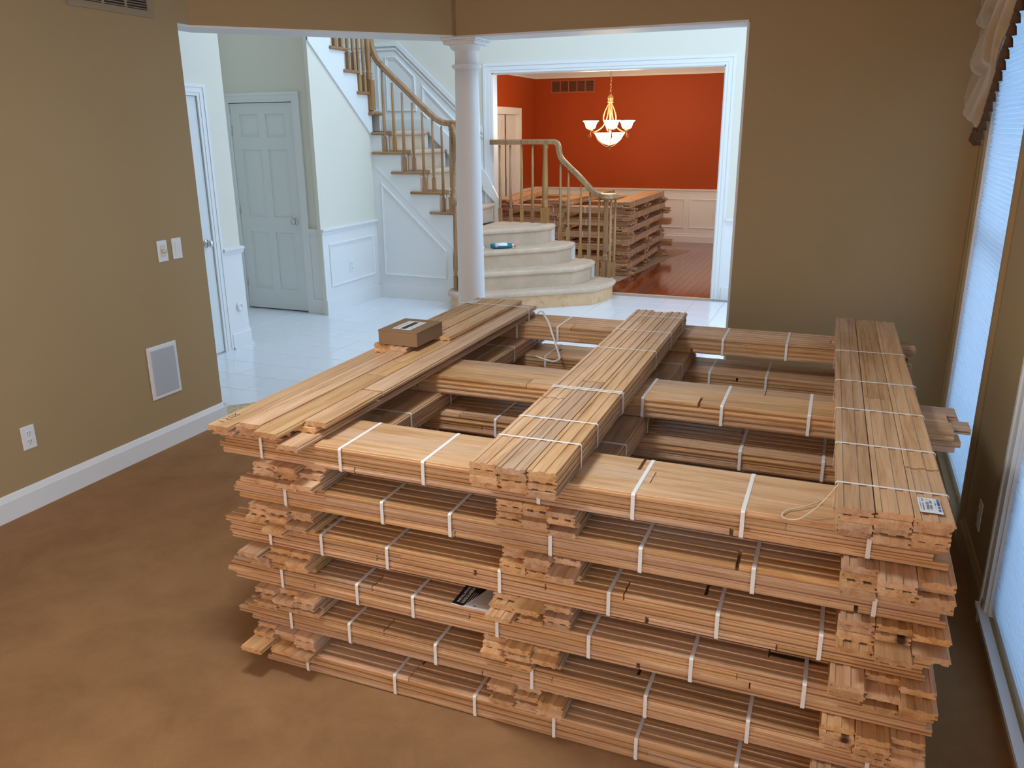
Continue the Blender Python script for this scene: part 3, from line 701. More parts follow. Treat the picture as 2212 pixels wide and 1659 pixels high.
for x, k in ((-3.68, 4), (-3.55, 4), (-3.415, 4), (-3.285, 4), (-2.955, 3), (-2.86, 3), (-2.715, 2), (-2.61, 2)): baluster(rf, x, YF, zt[k], far_rail_z(x), .15, .0165)
newel(rf, -3.135, YF, zt[4], 1.615, .17, .04)
newel(rf, -2.425, YF, zt[1], 1.05, .17, .036)
for x, y in ((-2.50, YF-.02), (-2.355, YF-.06), (-2.325, YF+.01)): baluster(rf, x, y, zt[1], 1.05, .17, .0165)
# things left on the stair
e = empty('caulk_tube', (-3.32, 7.96, zt[3]), 'teal and white squeeze tube lying on the third carpeted stair', 'tube')
A = Vector((-3.42, 7.90, zt[3]+.032)); B = Vector((-3.225, 8.03, zt[3]+.03)); D = (B-A)
MB().tube([A+D*t for t in (0, .15, .5, .8, .97)], [.02, .028, .03, .029, .024], 14).build('tube_body', 'teal', e)
MB().tube([A+D*t+Vector((0, 0, .003)) for t in (.2, .75)], .0295, 14).build('wrap_label', 'bag', e)
MB().tube([A+D*t for t in (.97, 1.08)], [.016, .014], 12).build('neck', 'paper', e)
MB().tube([A+D*t for t in (1.08, 1.17)], [.017, .016], 12).build('cap', 'orange', e)
e = empty('plastic_bag', (-3.49, 7.765, zt[3]+.001), 'crumpled clear white plastic bag behind the teal tube on stair', 'bag')
bm = bmesh.new(); bmesh.ops.create_icosphere(bm, subdivisions=3, radius=.06)
for v in bm.verts:
    q = v.co.copy(); d = .8+.35*math.sin(q.x*60+1)*math.sin(q.y*55)*math.sin(q.z*48+2)
    v.co = Vector((q.x*1.1*d, q.y*.9*d, max(q.z*.7*d+.036, 0)))
mE = bpy.data.meshes.new('bag_film'); bm.to_mesh(mE); bm.free(); mE.materials.append(MT['bag'])
o = bpy.data.objects.new('bag_film', mE); COL.objects.link(o); o.parent = e

# ================================================================== DINING ROOM
DY = 13.53; DXL = -5.00
fd = S('floor_dining', MB().box(-5.1, .8, 8.86, DY+.1, -.07, -.003), 'dark')
pw = .083; pc = {}
def plank_mesh(Ln):
    Ln = round(Ln, 2)
    if Ln not in pc:
        w2 = pw/2-.0004; b = .0012
        v = []
        for y in (0, Ln): v += [(-w2, y, -.003), (w2, y, -.003), (w2, y, -b*.8), (w2-b, y, 0), (-w2+b, y, 0), (-w2, y, -b*.8)]
        fs = [(0, 1, 7, 6), (1, 2, 8, 7), (2, 3, 9, 8), (3, 4, 10, 9), (4, 5, 11, 10), (5, 0, 6, 11), (0, 5, 4, 3, 2, 1), (6, 7, 8, 9, 10, 11)]
        mm = bpy.data.meshes.new('floor_plank'); mm.from_pydata(v, [], fs); mm.materials.append(MT['cherry']); pc[Ln] = mm
    return pc[Ln]
rest = MB(); cnt = 0
r2 = random.Random(3)
for i in range(int((.7+5.0)/pw)):
    x = .65-i*pw; y = 8.882-r2.random()*.6
    while y < DY:
        Ln = r2.choice([.5, .6, .75, .9, 1.1, 1.3]); a = max(y, 8.882); b = min(y+Ln-.001, DY)
        if b-a > .03:
            if -3.0 < x < -1.0:
                t = bpy.data.objects.new('floor_plank', plank_mesh(b-a)); COL.objects.link(t); t.parent = fd; t.location = (x, a, 0); cnt += 1
            else: rest.box(x-pw/2+.0004, x+pw/2-.0004, a, b, -.003, 0)
        y += Ln
o = rest.build('floor_planks_unseen', 'cherry', fd); o['kind'] = 'stuff'
S('ceiling_dining', MB().box(-5.2, .8, 8.92, DY+.1, 2.74, 2.84), 'ceil')
S('wall_dining_back', MB().box(-5.1, .8, DY, DY+.1, 0, 2.74), 'red')
S('wall_dining_left', wallbox(MB(), 'x', DXL-.1, DXL, 8.98, DY, 0, 2.74, [(11.86, 12.75, 0, 2.02)]), 'red')
S('wall_dining_right', wallbox(MB(), 'x', XR, XR+.14, 8.98, DY, 0, 2.74, [(10.3, 12.1, .5, 2.3)]), 'red')
w5 = empty('window_5', (XR, 11.2, .5), kind='structure')  # unseen dining window, added for the light it lets in
m = MB()
for y in (10.3, 11.17, 12.04): m.box(XR+.03, XR+.08, y, y+.06, .5, 2.3)
for z in (.5, 1.37, 2.24): m.box(XR+.03, XR+.08, 10.3, 12.1, z, z+.06)
m.build('sash', 'white', w5)
# wainscot of the back wall
m = MB().box(DXL, XR, DY-.012, DY, 0, .80); w = S('trim_15', m, 'white')
MB().prism([(DY, .79), (DY-.018, .79), (DY-.022, .81), (DY-.038, .83), (DY-.038, .842), (DY, .848)], DXL, XR, 'x').build('chair_rail', 'white', w)
MB().prism([(DY, 0), (DY-.03, 0), (DY-.03, .10), (DY-.022, .118), (DY-.022, .135), (DY, .145)], DXL, XR, 'x').build('baseboard', 'white', w)
x = -2.31; 
for a, b in ((-2.335, -1.50), (-1.40, -.50), (-3.20, -2.42), (-4.05, -3.30), (-4.90, -4.15)):
    frame_moulding(MB(), [(a, .225), (b, .225), (b, .695), (a, .695)], .03, .014, 'y', DY-.012).build('panel_moulding', 'white', w)
m = MB().box(DXL, DXL+.012, 8.98, 11.76, 0, .80).box(DXL, DXL+.012, 12.85, DY, 0, .80); w = S('trim_16', m, 'white')
MB().box(DXL, DXL+.035, 8.98, 11.76, .80, .845).box(DXL, DXL+.035, 12.85, DY, .80, .845).build('chair_rail', 'white', w)
# crown moulding
cp = [(0, 2.585), (.012, 2.585), (.02, 2.61), (.06, 2.66), (.085, 2.70), (.10, 2.715), (.10, 2.74), (0, 2.74)]
S('trim_17', MB().prism([(DY-p[0], p[1]) for p in cp], DXL, XR, 'x').prism([(DXL+p[0], p[1]) for p in cp], 8.98, DY, 'y'), 'white')
casing('trim_18', 'x', DXL, 1, 11.86, 12.75, 2.02, .095)
S('wall_passage', MB().box(-6.4, -6.3, 11.0, 13.6, 0, 2.74).box(-6.4, -5.1, 11.2, 11.3, 0, 2.74).box(-6.4, -5.1, 13.3, 13.4, 0, 2.74).box(-6.4, -5.1, 11.2, 13.4, 2.74, 2.8).box(-6.4, -5.0, 11.2, 13.4, -.06, 0), 'cream')
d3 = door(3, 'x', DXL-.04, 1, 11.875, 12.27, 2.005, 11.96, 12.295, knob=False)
MB().box(DXL-.075, DXL-.05, 12.27, 12.33, .012, 2.005).build('door_gap_shade', 'dark', d3)  # dark strip standing in for the shade between the door leaves
MB().box(DXL-.075, DXL-.04, 12.33, 12.738, .012, 2.005).build('second_leaf', 'doorwhite', d3)
S('trim_19', MB().box(DXL-.10, DXL, 12.74, 12.75, 0, 2.02).box(DXL-.1, DXL, 11.86, 11.87, 0, 2.02).box(DXL-.1, DXL, 11.86, 12.75, 2.01, 2.02), 'white')
# dining vent
e = empty('return_vent', (-4.35, DY, 2.37), 'red painted five-section return vent high on the orange wall', 'air vent')
MB().box(-4.70, -3.985, DY-.004, DY, 2.365, 2.545).build('backing', 'dark', e)
m = MB()
for a, b, c, d in ((-4.725, -3.965, 2.352, 2.376), (-4.725, -3.965, 2.537, 2.56), (-4.725, -4.70, 2.376, 2.537), (-3.99, -3.965, 2.376, 2.537)): m.box(a, b, DY-.010, DY, c, d)
for i in range(1, 5): m.box(-4.70+i*.1425-.009, -4.70+i*.1425+.009, DY-.009, DY, 2.377, 2.536)
m.build('frame', 'ventred', e)
for i in range(10):
    z = 2.382+i*.0165; MB().prism([(DY-.001, z+.004), (DY-.007, z-.002), (DY-.0076, z), (DY-.0016, z+.006)], -4.70, -3.985, 'x').build('louvre', 'ventred', e)
outlet(('y', DY-.012), -1.93, .42, 'white outlet on dining room wainscot beside panel', -1)
# kraft paper under the dining stack
pp = [(-4.85, 9.55), (-2.60, 9.50), (-2.47, 9.55), (-2.36, 10.6), (-2.30, 11.6), (-2.18, 12.2), (-2.12, 12.55), (-2.30, 12.62), (-2.5, 12.45), (-4.85, 12.5)]
o = MB().prism(pp, .0006, .0035).build('floor_paper', 'kraft', origin=(-3.5, 11, 0)); tag(o, 'brown kraft paper sheet spread beneath dining room plank stack', 'paper sheet')

# ---- chandelier
cc = Vector((-3.01, 11.0, 0))
e = empty('chandelier', (cc.x, cc.y, 2.73), 'bronze chandelier with lit bell shades and glowing glass bowl', 'chandelier')
MB().lathe([(0, 2.70), (.06, 2.705), (.065, 2.725), (.03, 2.739), (0, 2.739)], (cc.x, cc.y, 0), 20, cap=False).build('canopy', 'bronze', e)
for i in range(12):
    z = 2.235+i*.0395; a = PI/2*(i % 2)
    ring = [Vector((cc.x+.011*math.cos(t)*math.cos(a), cc.y+.011*math.cos(t)*math.sin(a), z+.026*math.sin(t))) for t in [2*PI*j/12 for j in range(12)]]
    MB().tube(ring, .003, 6, closed=True).build('chain_link', 'bronze', e)
MB().lathe([(0, 2.215), (.012, 2.212), (.018, 2.20), (.034, 2.188), (.038, 2.165), (.038, 2.155), (.034, 2.15), (.036, 2.12), (.036, 2.105), (.018, 2.10), (.012, 2.08), (.010, 1.72), (0, 1.72)], (cc.x, cc.y, 0), 20, cap=False).build('stem', 'bronze', e)
dv = Vector((-.266, .964, 0)); rv_ = Vector((.964, .266, 0))
for a in (-65.5, 54.5, 174.5):
    ad = dv*math.cos(math.radians(a))+rv_*math.sin(math.radians(a))
    P = lambda r, z: Vector((cc.x, cc.y, z))+ad*r
    arm = MB()
    arm.tube(smooth_path([P(.02, 2.10), P(.075, 2.0), P(.095, 1.90), P(.06, 1.82), P(.03, 1.75)]), .007, 8)
    arm.tube(smooth_path([P(.018, 2.10), P(.03, 2.0), P(.05, 1.90), P(.10, 1.81), P(.18, 1.755), P(.255, 1.735), P(.285, 1.745)]), .007, 8)
    arm.tube(smooth_path([P(.285, 1.765), P(.285, 1.72), P(.275, 1.685), P(.295, 1.665), P(.31, 1.69), P(.29, 1.71)]), .006, 8)
    arm.tube(smooth_path([P(.28, 1.735), P(.23, 1.72), P(.20, 1.68), P(.16, 1.62), P(.06, 1.555), P(.01, 1.55)]), .005, 8)
    arm.lathe([(0, 0), (.03, 0), (.033, .012), (.018, .02), (0, .02)], tuple(P(.28, 1.755)), 16, cap=False)
    ao = arm.build('arm', 'bronze', e)
    c = P(.28, 1.775)
    prof = [(.02, 0), (.045, .004), (.062, .02), (.072, .05), (.080, .075), (.098, .098), (.11, .105), (.105, .107), (.076, .078), (.066, .05), (.055, .022), (.018, .006)]
    MB().lathe(prof, tuple(c), 26, cap=False).build('bell_shade', 'glow', ao)
    l = bpy.data.lights.new('bulb', 'POINT'); l.energy = 26; l.color = (1, .70, .38); l.shadow_soft_size = .04
    lo = bpy.data.objects.new('bulb', l); COL.objects.link(lo); lo.parent = e; lo.location = c+Vector((0, 0, .16))-Vector(e.location)
MB().lathe([(0, 1.572), (.04, 1.576), (.10, 1.60), (.15, 1.64), (.175, 1.685), (.20, 1.722), (.205, 1.73), (.198, 1.73), (.165, 1.69), (.14, 1.65), (.09, 1.61), (0, 1.585)], (cc.x, cc.y, 0), 32, cap=False).build('glass_bowl', 'glow', e)
MB().lathe([(0, 1.49), (.012, 1.50), (.016, 1.515), (.01, 1.53), (.022, 1.55), (.026, 1.565), (0, 1.575)], (cc.x, cc.y, 0), 16, cap=False).build('finial', 'bronze', e)
l = bpy.data.lights.new('bowl_bulb', 'POINT'); l.energy = 26; l.color = (1, .70, .38); l.shadow_soft_size = .08
lo = bpy.data.objects.new('bowl_bulb', l); COL.objects.link(lo); lo.parent = e; lo.location = (0, 0, 1.80-2.73)

# ---- warm floor lamp of the living room, behind the camera
LX, LY = -2.1, -1.4
e = empty('floor_lamp', (LX, LY, 0), 'bronze floor lamp with glowing cream shade near the rear wall', 'floor lamp')
MB().lathe([(0, 0), (.15, 0), (.15, .012), (.05, .028), (.014, .04), (0, .04)], (LX, LY, 0), 28, cap=False).build('base', 'bronze', e)
MB().lathe([(.012, .03), (.012, 1.45)], (LX, LY, 0), 12).build('pole', 'bronze', e)
MB().lathe([(.20, 1.38), (.13, 1.68), (.127, 1.68), (.197, 1.38)], (LX, LY, 0), 32, cap=False).build('shade', 'lampshade', e)
l = bpy.data.lights.new('bulb', 'POINT'); l.energy = 55; l.color = (1, .66, .36); l.shadow_soft_size = .06
lo = bpy.data.objects.new('bulb', l); COL.objects.link(lo); lo.parent = e; lo.location = (0, 0, 1.52)

# ---- flush ceiling fixture added above the camera's view to brighten the stack tops
e = empty('added_ceiling_lamp', (-1.3, 1.7, ZC), 'added fill light, a round frosted flush ceiling fixture with bronze rim over the plank stack', 'ceiling lamp')
MB().lathe([(0, -.002), (.25, -.002), (.255, -.02), (.245, -.03), (0, -.03)], (-1.3, 1.7, ZC), 32, cap=False).build('rim', 'bronze', e)
MB().lathe([(0, -.10), (.09, -.096), (.18, -.075), (.23, -.045), (.24, -.03), (0, -.028)], (-1.3, 1.7, ZC), 32, cap=False).build('glass_bowl', 'glow', e)
l = bpy.data.lights.new('ceiling_fill', 'AREA'); l.shape = 'DISK'; l.size = .46; l.energy = 34; l.color = (.74, .87, 1)  # added cool fill below the fixture
lo = bpy.data.objects.new('ceiling_fill', l); COL.objects.link(lo); lo.parent = e; lo.location = (0, 0, -.115)

# ================================================================== PLANK BUNDLES
BW, BT, PX = .0786, .0181, .0803
def prof2d():
    w, t = BW, BT
    return [(0, t-.0012), (.0012, t), (w-.0012, t), (w, t-.0012), (w, .012), (w+.0042, .0115), (w+.0042, .0075), (w, .007), (w, .0008), (w-.0008, 0), (.0665, 0), (.0655, .0029), (.0485, .0029), (.0475, 0),
            (.031, 0), (.030, .0029), (.013, .0029), (.012, 0), (.0008, 0), (0, .0008), (0, .0068), (.0058, .0072), (.0058, .0118), (0, .0123)]
PR = prof2d(); BMC = {}
def board_mesh(Ln, up, mir):
    """tongue-and-groove plank with relief channels in its back; up False: back side up"""
    key = (round(Ln, 3), up, mir)
    if key in BMC: return BMC[key]
    P = [(x if up else BW-x, z if up else BT-z) for x, z in PR]
    if mir: P = [(BW-x, z) for x, z in P]
    n = len(P); v = [(x, 0, z) for x, z in P]+[(x, key[0], z) for x, z in P]
    fs = [tuple(range(n)), tuple(range(n, 2*n))[::-1]]+[(i, n+i, n+(i+1) % n, (i+1) % n) for i in range(n)]
    if mir: fs = [f[::-1] for f in fs]
    me = bpy.data.meshes.new('plank'); me.from_pydata(v, [], fs); me.materials.append(MT['plank']); BMC[key] = me
    return me
def add_board(root, x, y, z, Ln, up, mir, name='plank'):
    o = bpy.data.objects.new(name, board_mesh(Ln, up, mir)); COL.objects.link(o); o.parent = root; o.location = (x, y, z); return o
STR = {}
def strap_mesh(x0, x1, z0, z1, w=.0105, t=.0008):
    key = (round(x0, 4), round(x1, 4), round(z0, 4), round(z1, 4), w)
    if key in STR: return STR[key]
    c = .004
    ring = [(x0+c, z0), (x1-c, z0), (x1, z0+c), (x1, z1-c), (x1-c, z1), (x0+c, z1), (x0, z1-c), (x0, z0+c)]
    cx_, cz_ = (x0+x1)/2, (z0+z1)/2
    out = [(x+math.copysign(t, x-cx_), z+math.copysign(t, z-cz_)) for x, z in ring]
    n = 8; v = []
    for y in (-w/2, w/2): v += [(x, y, z) for x, z in ring]+[(x, y, z) for x, z in out]
    fs = []
    for i in range(n):
        j = (i+1) % n
        fs += [(n+i, n+j, 3*n+j, 3*n+i), (i, 2*n+i, 2*n+j, j), (i, j, n+j, n+i), (2*n+i, 3*n+i, 3*n+j, 2*n+j)]
    me = bpy.data.meshes.new('strap'); me.from_pydata(v, [], fs); me.materials.append(MT['strap']); STR[key] = me
    return me
def add_strap(root, y, x0, x1, z0, z1, w=.0105):
    o = bpy.data.objects.new('strap', strap_mesh(x0, x1, z0, z1, w)); COL.objects.link(o); o.parent = root; o.location = (0, y, 0); return o
def bundle(label, group, x, y, z, rz, Ln, seed, topup=True, straps=(), rag0=.02, rag1=.02, cols=3, levels=4, split=1.0, sw=.0105):
    """root at the near-end centre of the bundle's underside; planks run along local +y"""
    r = random.Random(seed)
    e = empty('plank_bundle', (x, y, z), label, 'plank bundle', group, rz=rz)
    x0 = -cols*PX/2
    for l in range(levels):
        zz = l*.0188+.0007
        for c in range(cols):
            xx = x0+c*PX+r.uniform(-.0012, .0012)
            ya = -abs(r.gauss(0, rag0)) if r.random() < .75 else -r.uniform(0, rag0*3.2)
            ya += r.choice([0, 0, rag0*1.2, rag0*.6])
            yb = Ln+r.gauss(0, rag1)
            up = topup if l == levels-1 else (r.random() < .5)
            mir = r.random() < .5 if (l < levels-1 and 0 < c < cols-1) else (r.random() < .35)
            nj = r.choices([0, 1, 2, 3], [.12*(2-split), .45, .33*split, .10*split])[0] if split > 0 else 0
            if l == levels-1 and split > 0: nj = r.choice([1, 2, 2])
            cuts = sorted(r.uniform(.18, Ln-.18) for _ in range(nj))
            cuts = [q for i, q in enumerate(cuts) if i == 0 or q-cuts[i-1] > .2]
            a = ya
            for q in cuts+[yb]:
                g = r.choice([.0006, .001, .0015, .004, .010]) if q != yb else 0
                if l == levels-1 and q != yb: g = r.choice([.002, .003, .004, .009])
                add_board(e, xx, a, zz, q-a-g, up, mir); a = q
                if r.random() < .25: mir = not mir if False else mir
    hw = cols*PX/2
    for s in straps: add_strap(e, s, -hw-.0046, hw+.0046, .0002, levels*.0188+.0002, sw)
    return e
RZ1 = -PI/2
G1 = 'crosswise plank bundles of the stack on the carpet'; G2 = 'lengthwise plank bundles of the stack on the carpet'
ordn = ['lowest', 'second', 'third', 'fourth', 'fifth', 'top']
PITCH = .0762
# crosswise bundles: (x start, x end) for the row on the open carpet side, with strap positions
fr = {5: (-1.785, .275, [-1.63, -1.338, -1.056, -.70, -.437, -.158, .135]), 4: (-1.735, .325, [-1.555, -1.202, -.975, -.665, -.411, -.12, .165]),
      3: (-1.79, .295, [-1.63, -1.432, -1.194, -.82, -.494, -.2, .055]), 2: (-1.78, .325, [-1.60, -1.312, -1.112, -.83, -.548, -.26, .03]),
      1: (-1.755, .32, [-1.58, -1.352, -1.04, -.72, -.379, -.10, .2]), 0: (-1.68, .31, [-1.53, -1.193, -.91, -.65, -.40, -.12, .17])}
midr = {5: (-1.72, .40), 4: (-1.70, .30), 3: (-1.74, .33), 2: (-1.7, .3), 1: (-1.72, .32), 0: (-1.7, .3)}
bkr = {5: (-1.70, .30), 4: (-1.74, .28), 3: (-1.68, .33), 2: (-1.72, .3), 1: (-1.7, .3), 0: (-1.7, .31)}
for k in range(6):
    z = 2*k*PITCH
    a, b, stp = fr[k]
    bundle('strapped oak plank bundle, open-carpet row, %s crosswise layer of the carpet stack' % ordn[k], G1, a, 2.045, z, RZ1, b-a, 100+k, k == 5, [s-a for s in stp], .017, .014)
    a, b = midr[k]
    bundle('strapped oak plank bundle, middle row, %s crosswise layer of the carpet stack' % ordn[k], G1, a, 2.845, z, RZ1+math.radians(.3 if k == 5 else 0), b-a, 200+k, k == 5, [s-a for s in ([-1.62, -.924, -.60, -.324, -.04, .2] if k == 5 else [-1.5, -1.17-.05*k+.2, -.72, -.25, .02])], .03, .03)
    a, b = bkr[k]
    bundle('strapped oak plank bundle, row nearest the column, %s crosswise layer of the carpet stack' % ordn[k], G1, a, 3.785, z, RZ1+math.radians(.7 if k == 5 else 0), b-a, 300+k, k != 5, [s-a for s in ([-1.452, -1.24, -.961, -.453, -.178, .1] if k == 5 else [-1.55, -1.30, -1.08, -.5, -.25, .1])], .02, .02)
# lengthwise bundles
lx = {0: -1.60, 1: -1.575, 2: -1.59, 3: -1.57, 4: -1.525}; mx_ = {0: -.735, 1: -.755, 2: -.722, 3: -.697, 4: -.705}; rx_ = {0: .19, 1: .20, 2: .205, 3: .213, 4: .203}
LSTR = [.18, .52, .85, 1.2, 1.55, 1.9]
for k in range(5):
    z = (2*k+1)*PITCH
    bundle('strapped oak plank bundle, foyer-side row, %s lengthwise layer of the carpet stack' % ordn[k], G2, lx[k], 1.905, z, math.radians(.4*(k % 3-1)), 2.03, 400+k, True, [s+.05*(k % 3) for s in LSTR], .028, .03)
    bundle('strapped oak plank bundle, middle row, %s lengthwise layer of the carpet stack' % ordn[k], G2, mx_[k], 1.925, z, math.radians(.5*((k+1) % 3-1)), 2.0, 500+k, k % 2 == 0, [s+.04*(k % 4) for s in LSTR], .022, .03)
    bundle('strapped oak plank bundle, window-side row, %s lengthwise layer of the carpet stack' % ordn[k], G2, rx_[k], 1.890, z, math.radians(.35*((k+2) % 3-1)), 2.04, 600+k, False, [s+.03*(k % 3) for s in LSTR], .022, .03)
zt_ = 11*PITCH
bm_ = bundle('strapped oak plank bundle in the middle of the stack top, with doubled straps', G2, -.732, 1.812, zt_, math.atan2(.038, 2.03), 2.045, 700, False, [.21, .386, .700, .715, 1.27, 1.60, 1.90], .012, .012, sw=.008)
br_ = bundle('pale oak plank bundle on the window side of stack top, with white sticker', G2, .176, 1.868, zt_, math.atan2(.04, 2.1), 2.10, 705, False, [.145, .43, .745, 1.065, 1.49], .006, .01, sw=.0075)
# sticker on it, with blue print
sl = MB(); o0 = Vector((.252, 1.935, zt_+.0775))
def quad_obj(name, parent, mat, x0, x1, y0, y1, z, rz=0, curl=0):
    n = 6; v = []; fs = []
    for i in range(n+1):
        y = y0+(y1-y0)*i/n; dz = curl*((1-i/n)**3)
        v += [(x0, y, z+dz), (x1, y, z+dz)]
    fs = [(2*i, 2*i+1, 2*i+3, 2*i+2) for i in range(n)]
    me = bpy.data.meshes.new(name); me.from_pydata(v, [], fs); me.materials.append(MT[mat])
    o = bpy.data.objects.new(name, me); COL.objects.link(o); o.parent = parent
    return o
zs_ = 4*.0188+.0012
stc = quad_obj('sticker', br_, 'paper', .053, .101, .022, .112, zs_, curl=.003)
def print_lines(parent, mat, rows, z, r):
    """rows of tiny marks standing for print too small to read"""
    mb = MB()
    for (x, w_, y0, y1, dens) in rows:
        y = y0
        while y < y1:
            d = r.uniform(.0015, .005)
            if r.random() < dens: mb.box(x-w_/2, x+w_/2, y, min(y+d, y1), z, z+.0002)
            y += d+r.uniform(.0006, .002)
    me = bpy.data.meshes.new('print'); me.from_pydata(mb.v, [], mb.f); me.materials.append(MT[mat])
    o = bpy.data.objects.new('print', me); COL.objects.link(o); o.parent = parent; return o
print_lines(stc, 'blueink', [(.0955, .0055, .036, .106, .9), (.0885, .002, .05, .10, .6)], zs_+.0016, random.Random(5))
print_lines(stc, 'greyink', [(.079, .005, .036, .10, .7), (.072, .006, .034, .10, .85), (.0625, .003, .036, .104, .7), (.0570, .0012, .034, .106, .9)], zs_+.0016, random.Random(6))
# loop of pale twine at its corner
MB().tube(smooth_path([(.055, 1.995, .915), (.048, 1.985, .905), (.02, 1.95, .875), (-.02, 1.915, .846), (-.05, 1.905, .842), (-.066, 1.92, .842), (-.055, 1.955, .843), (-.02, 1.985, .844), (.02, 2.03, .846)]), .0018, 6).build('twine', 'twine', None, origin=(0, 1.95, .84))
tw = bpy.data.objects['twine']; tag(tw, 'thin loop of pale twine hanging at the corner of the stickered bundle', 'twine')
# opened bundle on the foyer side: ragged ends, no middle straps
el = empty('plank_bundle', (-1.61, 1.85, zt_), 'opened bundle of loose oak planks with ragged ends on the foyer side of stack top', 'plank bundle', G2)
LB = [(0, -1.785, 1.885, 3.86, 1), (0, -1.702, 1.905, 3.88, 1), (0, -1.615, 1.95, 3.85, 1), (0, -1.512, 1.845, 3.87, 1),
      (1, -1.787, 1.868, 2.93, 1), (1, -1.787, 2.932, 3.84, 1), (1, -1.700, 1.892, 2.75, 1), (1, -1.700, 2.752, 3.88, 1), (1, -1.612, 1.93, 3.84, 1), (1, -1.527, 1.955, 3.85, 1),
      (2, -1.755, 2.815, 3.78, 1), (2, -1.670, 1.878, 2.78, 1), (2, -1.670, 2.782, 3.87, 1), (2, -1.575, 1.83, 2.47, 1), (2, -1.575, 2.474, 2.66, 1), (2, -1.575, 2.664, 3.86, 1), (2, -1.4915, 1.965, 2.30, 1), (2, -1.4915, 2.31, 3.84, 1),
      (3, -1.752, 2.82, 3.72, 0), (3, -1.752, 3.722, 3.86, 0), (3, -1.668, 2.80, 3.20, 0), (3, -1.668, 3.203, 3.86, 0), (3, -1.583, 3.02, 3.87, 1)]
for l, xx, a, b, up in LB: add_board(el, xx+1.61, a-1.85, l*.0188+.0007, b-a, bool(up), False)
add_strap(el, 1.86, -1.792+1.61, -1.404+1.61, .0002, .0756, .0085)
st2 = quad_obj('sticker', el, 'paper', -1.745+1.61, -1.70+1.61, 3.70-1.85, 3.79-1.85, .0762)
print_lines(st2, 'greyink', [(-.120, .004, 1.865, 1.93, .8), (-.108, .004, 1.865, 1.93, .8), (-.099, .002, 1.865, 1.93, .7)], .0764, random.Random(9))
# handwritten marker strokes near the tip of the left plank
mk = MB(); zz = .0188+.0007+.0181+.0003
def stroke(pts, r=.0016):
    P = [Vector((x-.0, y, zz)) for x, y in pts]; v = []; fs = []
    for i, p in enumerate(P):
        a = P[max(i-1, 0)]; b = P[min(i+1, len(P)-1)]; t = (b-a).normalized(); n = Vector((-t.y, t.x, 0))
        v += [tuple(p+n*r), tuple(p-n*r)]
    fs = [(2*i, 2*i+1, 2*i+3, 2*i+2) for i in range(len(P)-1)]; mk.add(v, fs)
bx_, by_ = -.168, .052
def ch(i, pts): stroke([(bx_+.030*u, by_+i*.022+.018*v) for u, v in pts])
ch(0, [(.9, .2), (.1, .3)]); ch(1, [(1, .9), (1, .2), (.55, .2), (.5, .7), (.2, .8), (0, .3)])
ch(2, [(.9, .1), (.25, .15), (.1, .5), (.3, .8), (.9, .8)]); ch(3, [(.1, .1), (.9, .2), (.9, .7), (.55, .75), (.5, .3), (.1, .95)])
me = bpy.data.meshes.new('marker_writing'); me.from_pydata(mk.v, [], mk.f); me.materials.append(MT['ink'])
o = bpy.data.objects.new('marker_writing', me); COL.objects.link(o); o.parent = el
# loose cut strap over the column-side bundle
lp = smooth_path([(-1.395, 3.80, .86), (-1.40, 3.86, .862), (-1.405, 3.90, .858), (-1.36, 3.80, .868), (-1.30, 3.70, .853), (-1.27, 3.655, .83), (-1.235, 3.63, .76), (-1.215, 3.62, .712), (-1.205, 3.60, .70), (-1.21, 3.575, .695), (-1.235, 3.56, .693), (-1.33, 3.60, .70)], 4)
o = MB().tube(lp, 0, prof=[(-.0055, -.0006), (.0055, -.0006), (.0055, .0006), (-.0055, .0006)]).build('cut_strap', 'strap', origin=(-1.3, 3.7, .7)); tag(o, 'loose cut white strap curling over the crosswise bundle near the column', 'strap')

# cardboard box on the opened bundle
zb = zt_+.0760
e = empty('cardboard_box', (-1.637, 2.925, zb), 'small brown cardboard carton with shipping label on the opened bundle', 'cardboard box')
bx0, bx1, by0, by1 = -1.726, -1.548, 2.812, 3.042
MB().box(bx0, bx1, by0, by1, zb, zb+.058).build('carton', 'card', e, bevel=.0025)
MB().box(bx0-.0012, bx1+.0012, by0-.0012, by1, zb+.056, zb+.0605).build('lid', 'card', e, bevel=.0015)
MB().box(bx1-.0004, bx1+.0012, by0, by0+.012, zb+.004, zb+.056).build('tuck_flap', 'card', e)
lb = MB().box(-1.682, -1.598, 2.85, 2.995, zb+.0605, zb+.0610).build('shipping_label', 'paper', e)
MB().box(-1.650, -1.625, 2.858, 2.985, zb+.0610, zb+.0613).build('print', 'ink', lb)
mb = MB(); r = random.Random(8)
for x_, w_ in ((-1.672, .005), (-1.663, .004), (-1.614, .003), (-1.607, .003)):
    y = 2.858
    while y < 2.985: d = r.uniform(.004, .012); mb.box(x_-w_/2, x_+w_/2, y, y+d, zb+.0610, zb+.0613); y += d+.004
mb.build('print', 'greyink', lb)

# leaflet lying on the third crosswise bundle from the floor
zl = 2*2*PITCH+.0760
e = empty('leaflet', (-.925, 1.985, zl), 'black and white printed installation leaflet tucked under the crosswise bundle', 'leaflet')
MB().box(-.984, -.86, 1.929, 2.14, zl, zl+.0008).build('sheet', 'paper', e)
MB().prism([(-.984, 1.934), (-.945, 1.930), (-.915, 2.03), (-.90, 2.14), (-.984, 2.14)], zl+.0008, zl+.0010).build('dark_panel', 'ink', e)
mb = MB(); r = random.Random(11)
for i in range(10):
    x_ = -.925+i*.0055; mb.box(x_, x_+.0014, 1.955, 2.03, zl+.0008, zl+.0010)
mb.box(-.915, -.907, 1.937, 1.943, zl+.0008, zl+.0011)
mb.build('print', 'greyink', e)
Rt = Matrix.Rotation(PI/2, 4, 'Z')
text_mesh('lettering', 'INSTALLATION', .013, 'paper', e, Matrix.Translation((-.968+.925, 1.99-1.985, .0012)) @ Rt)
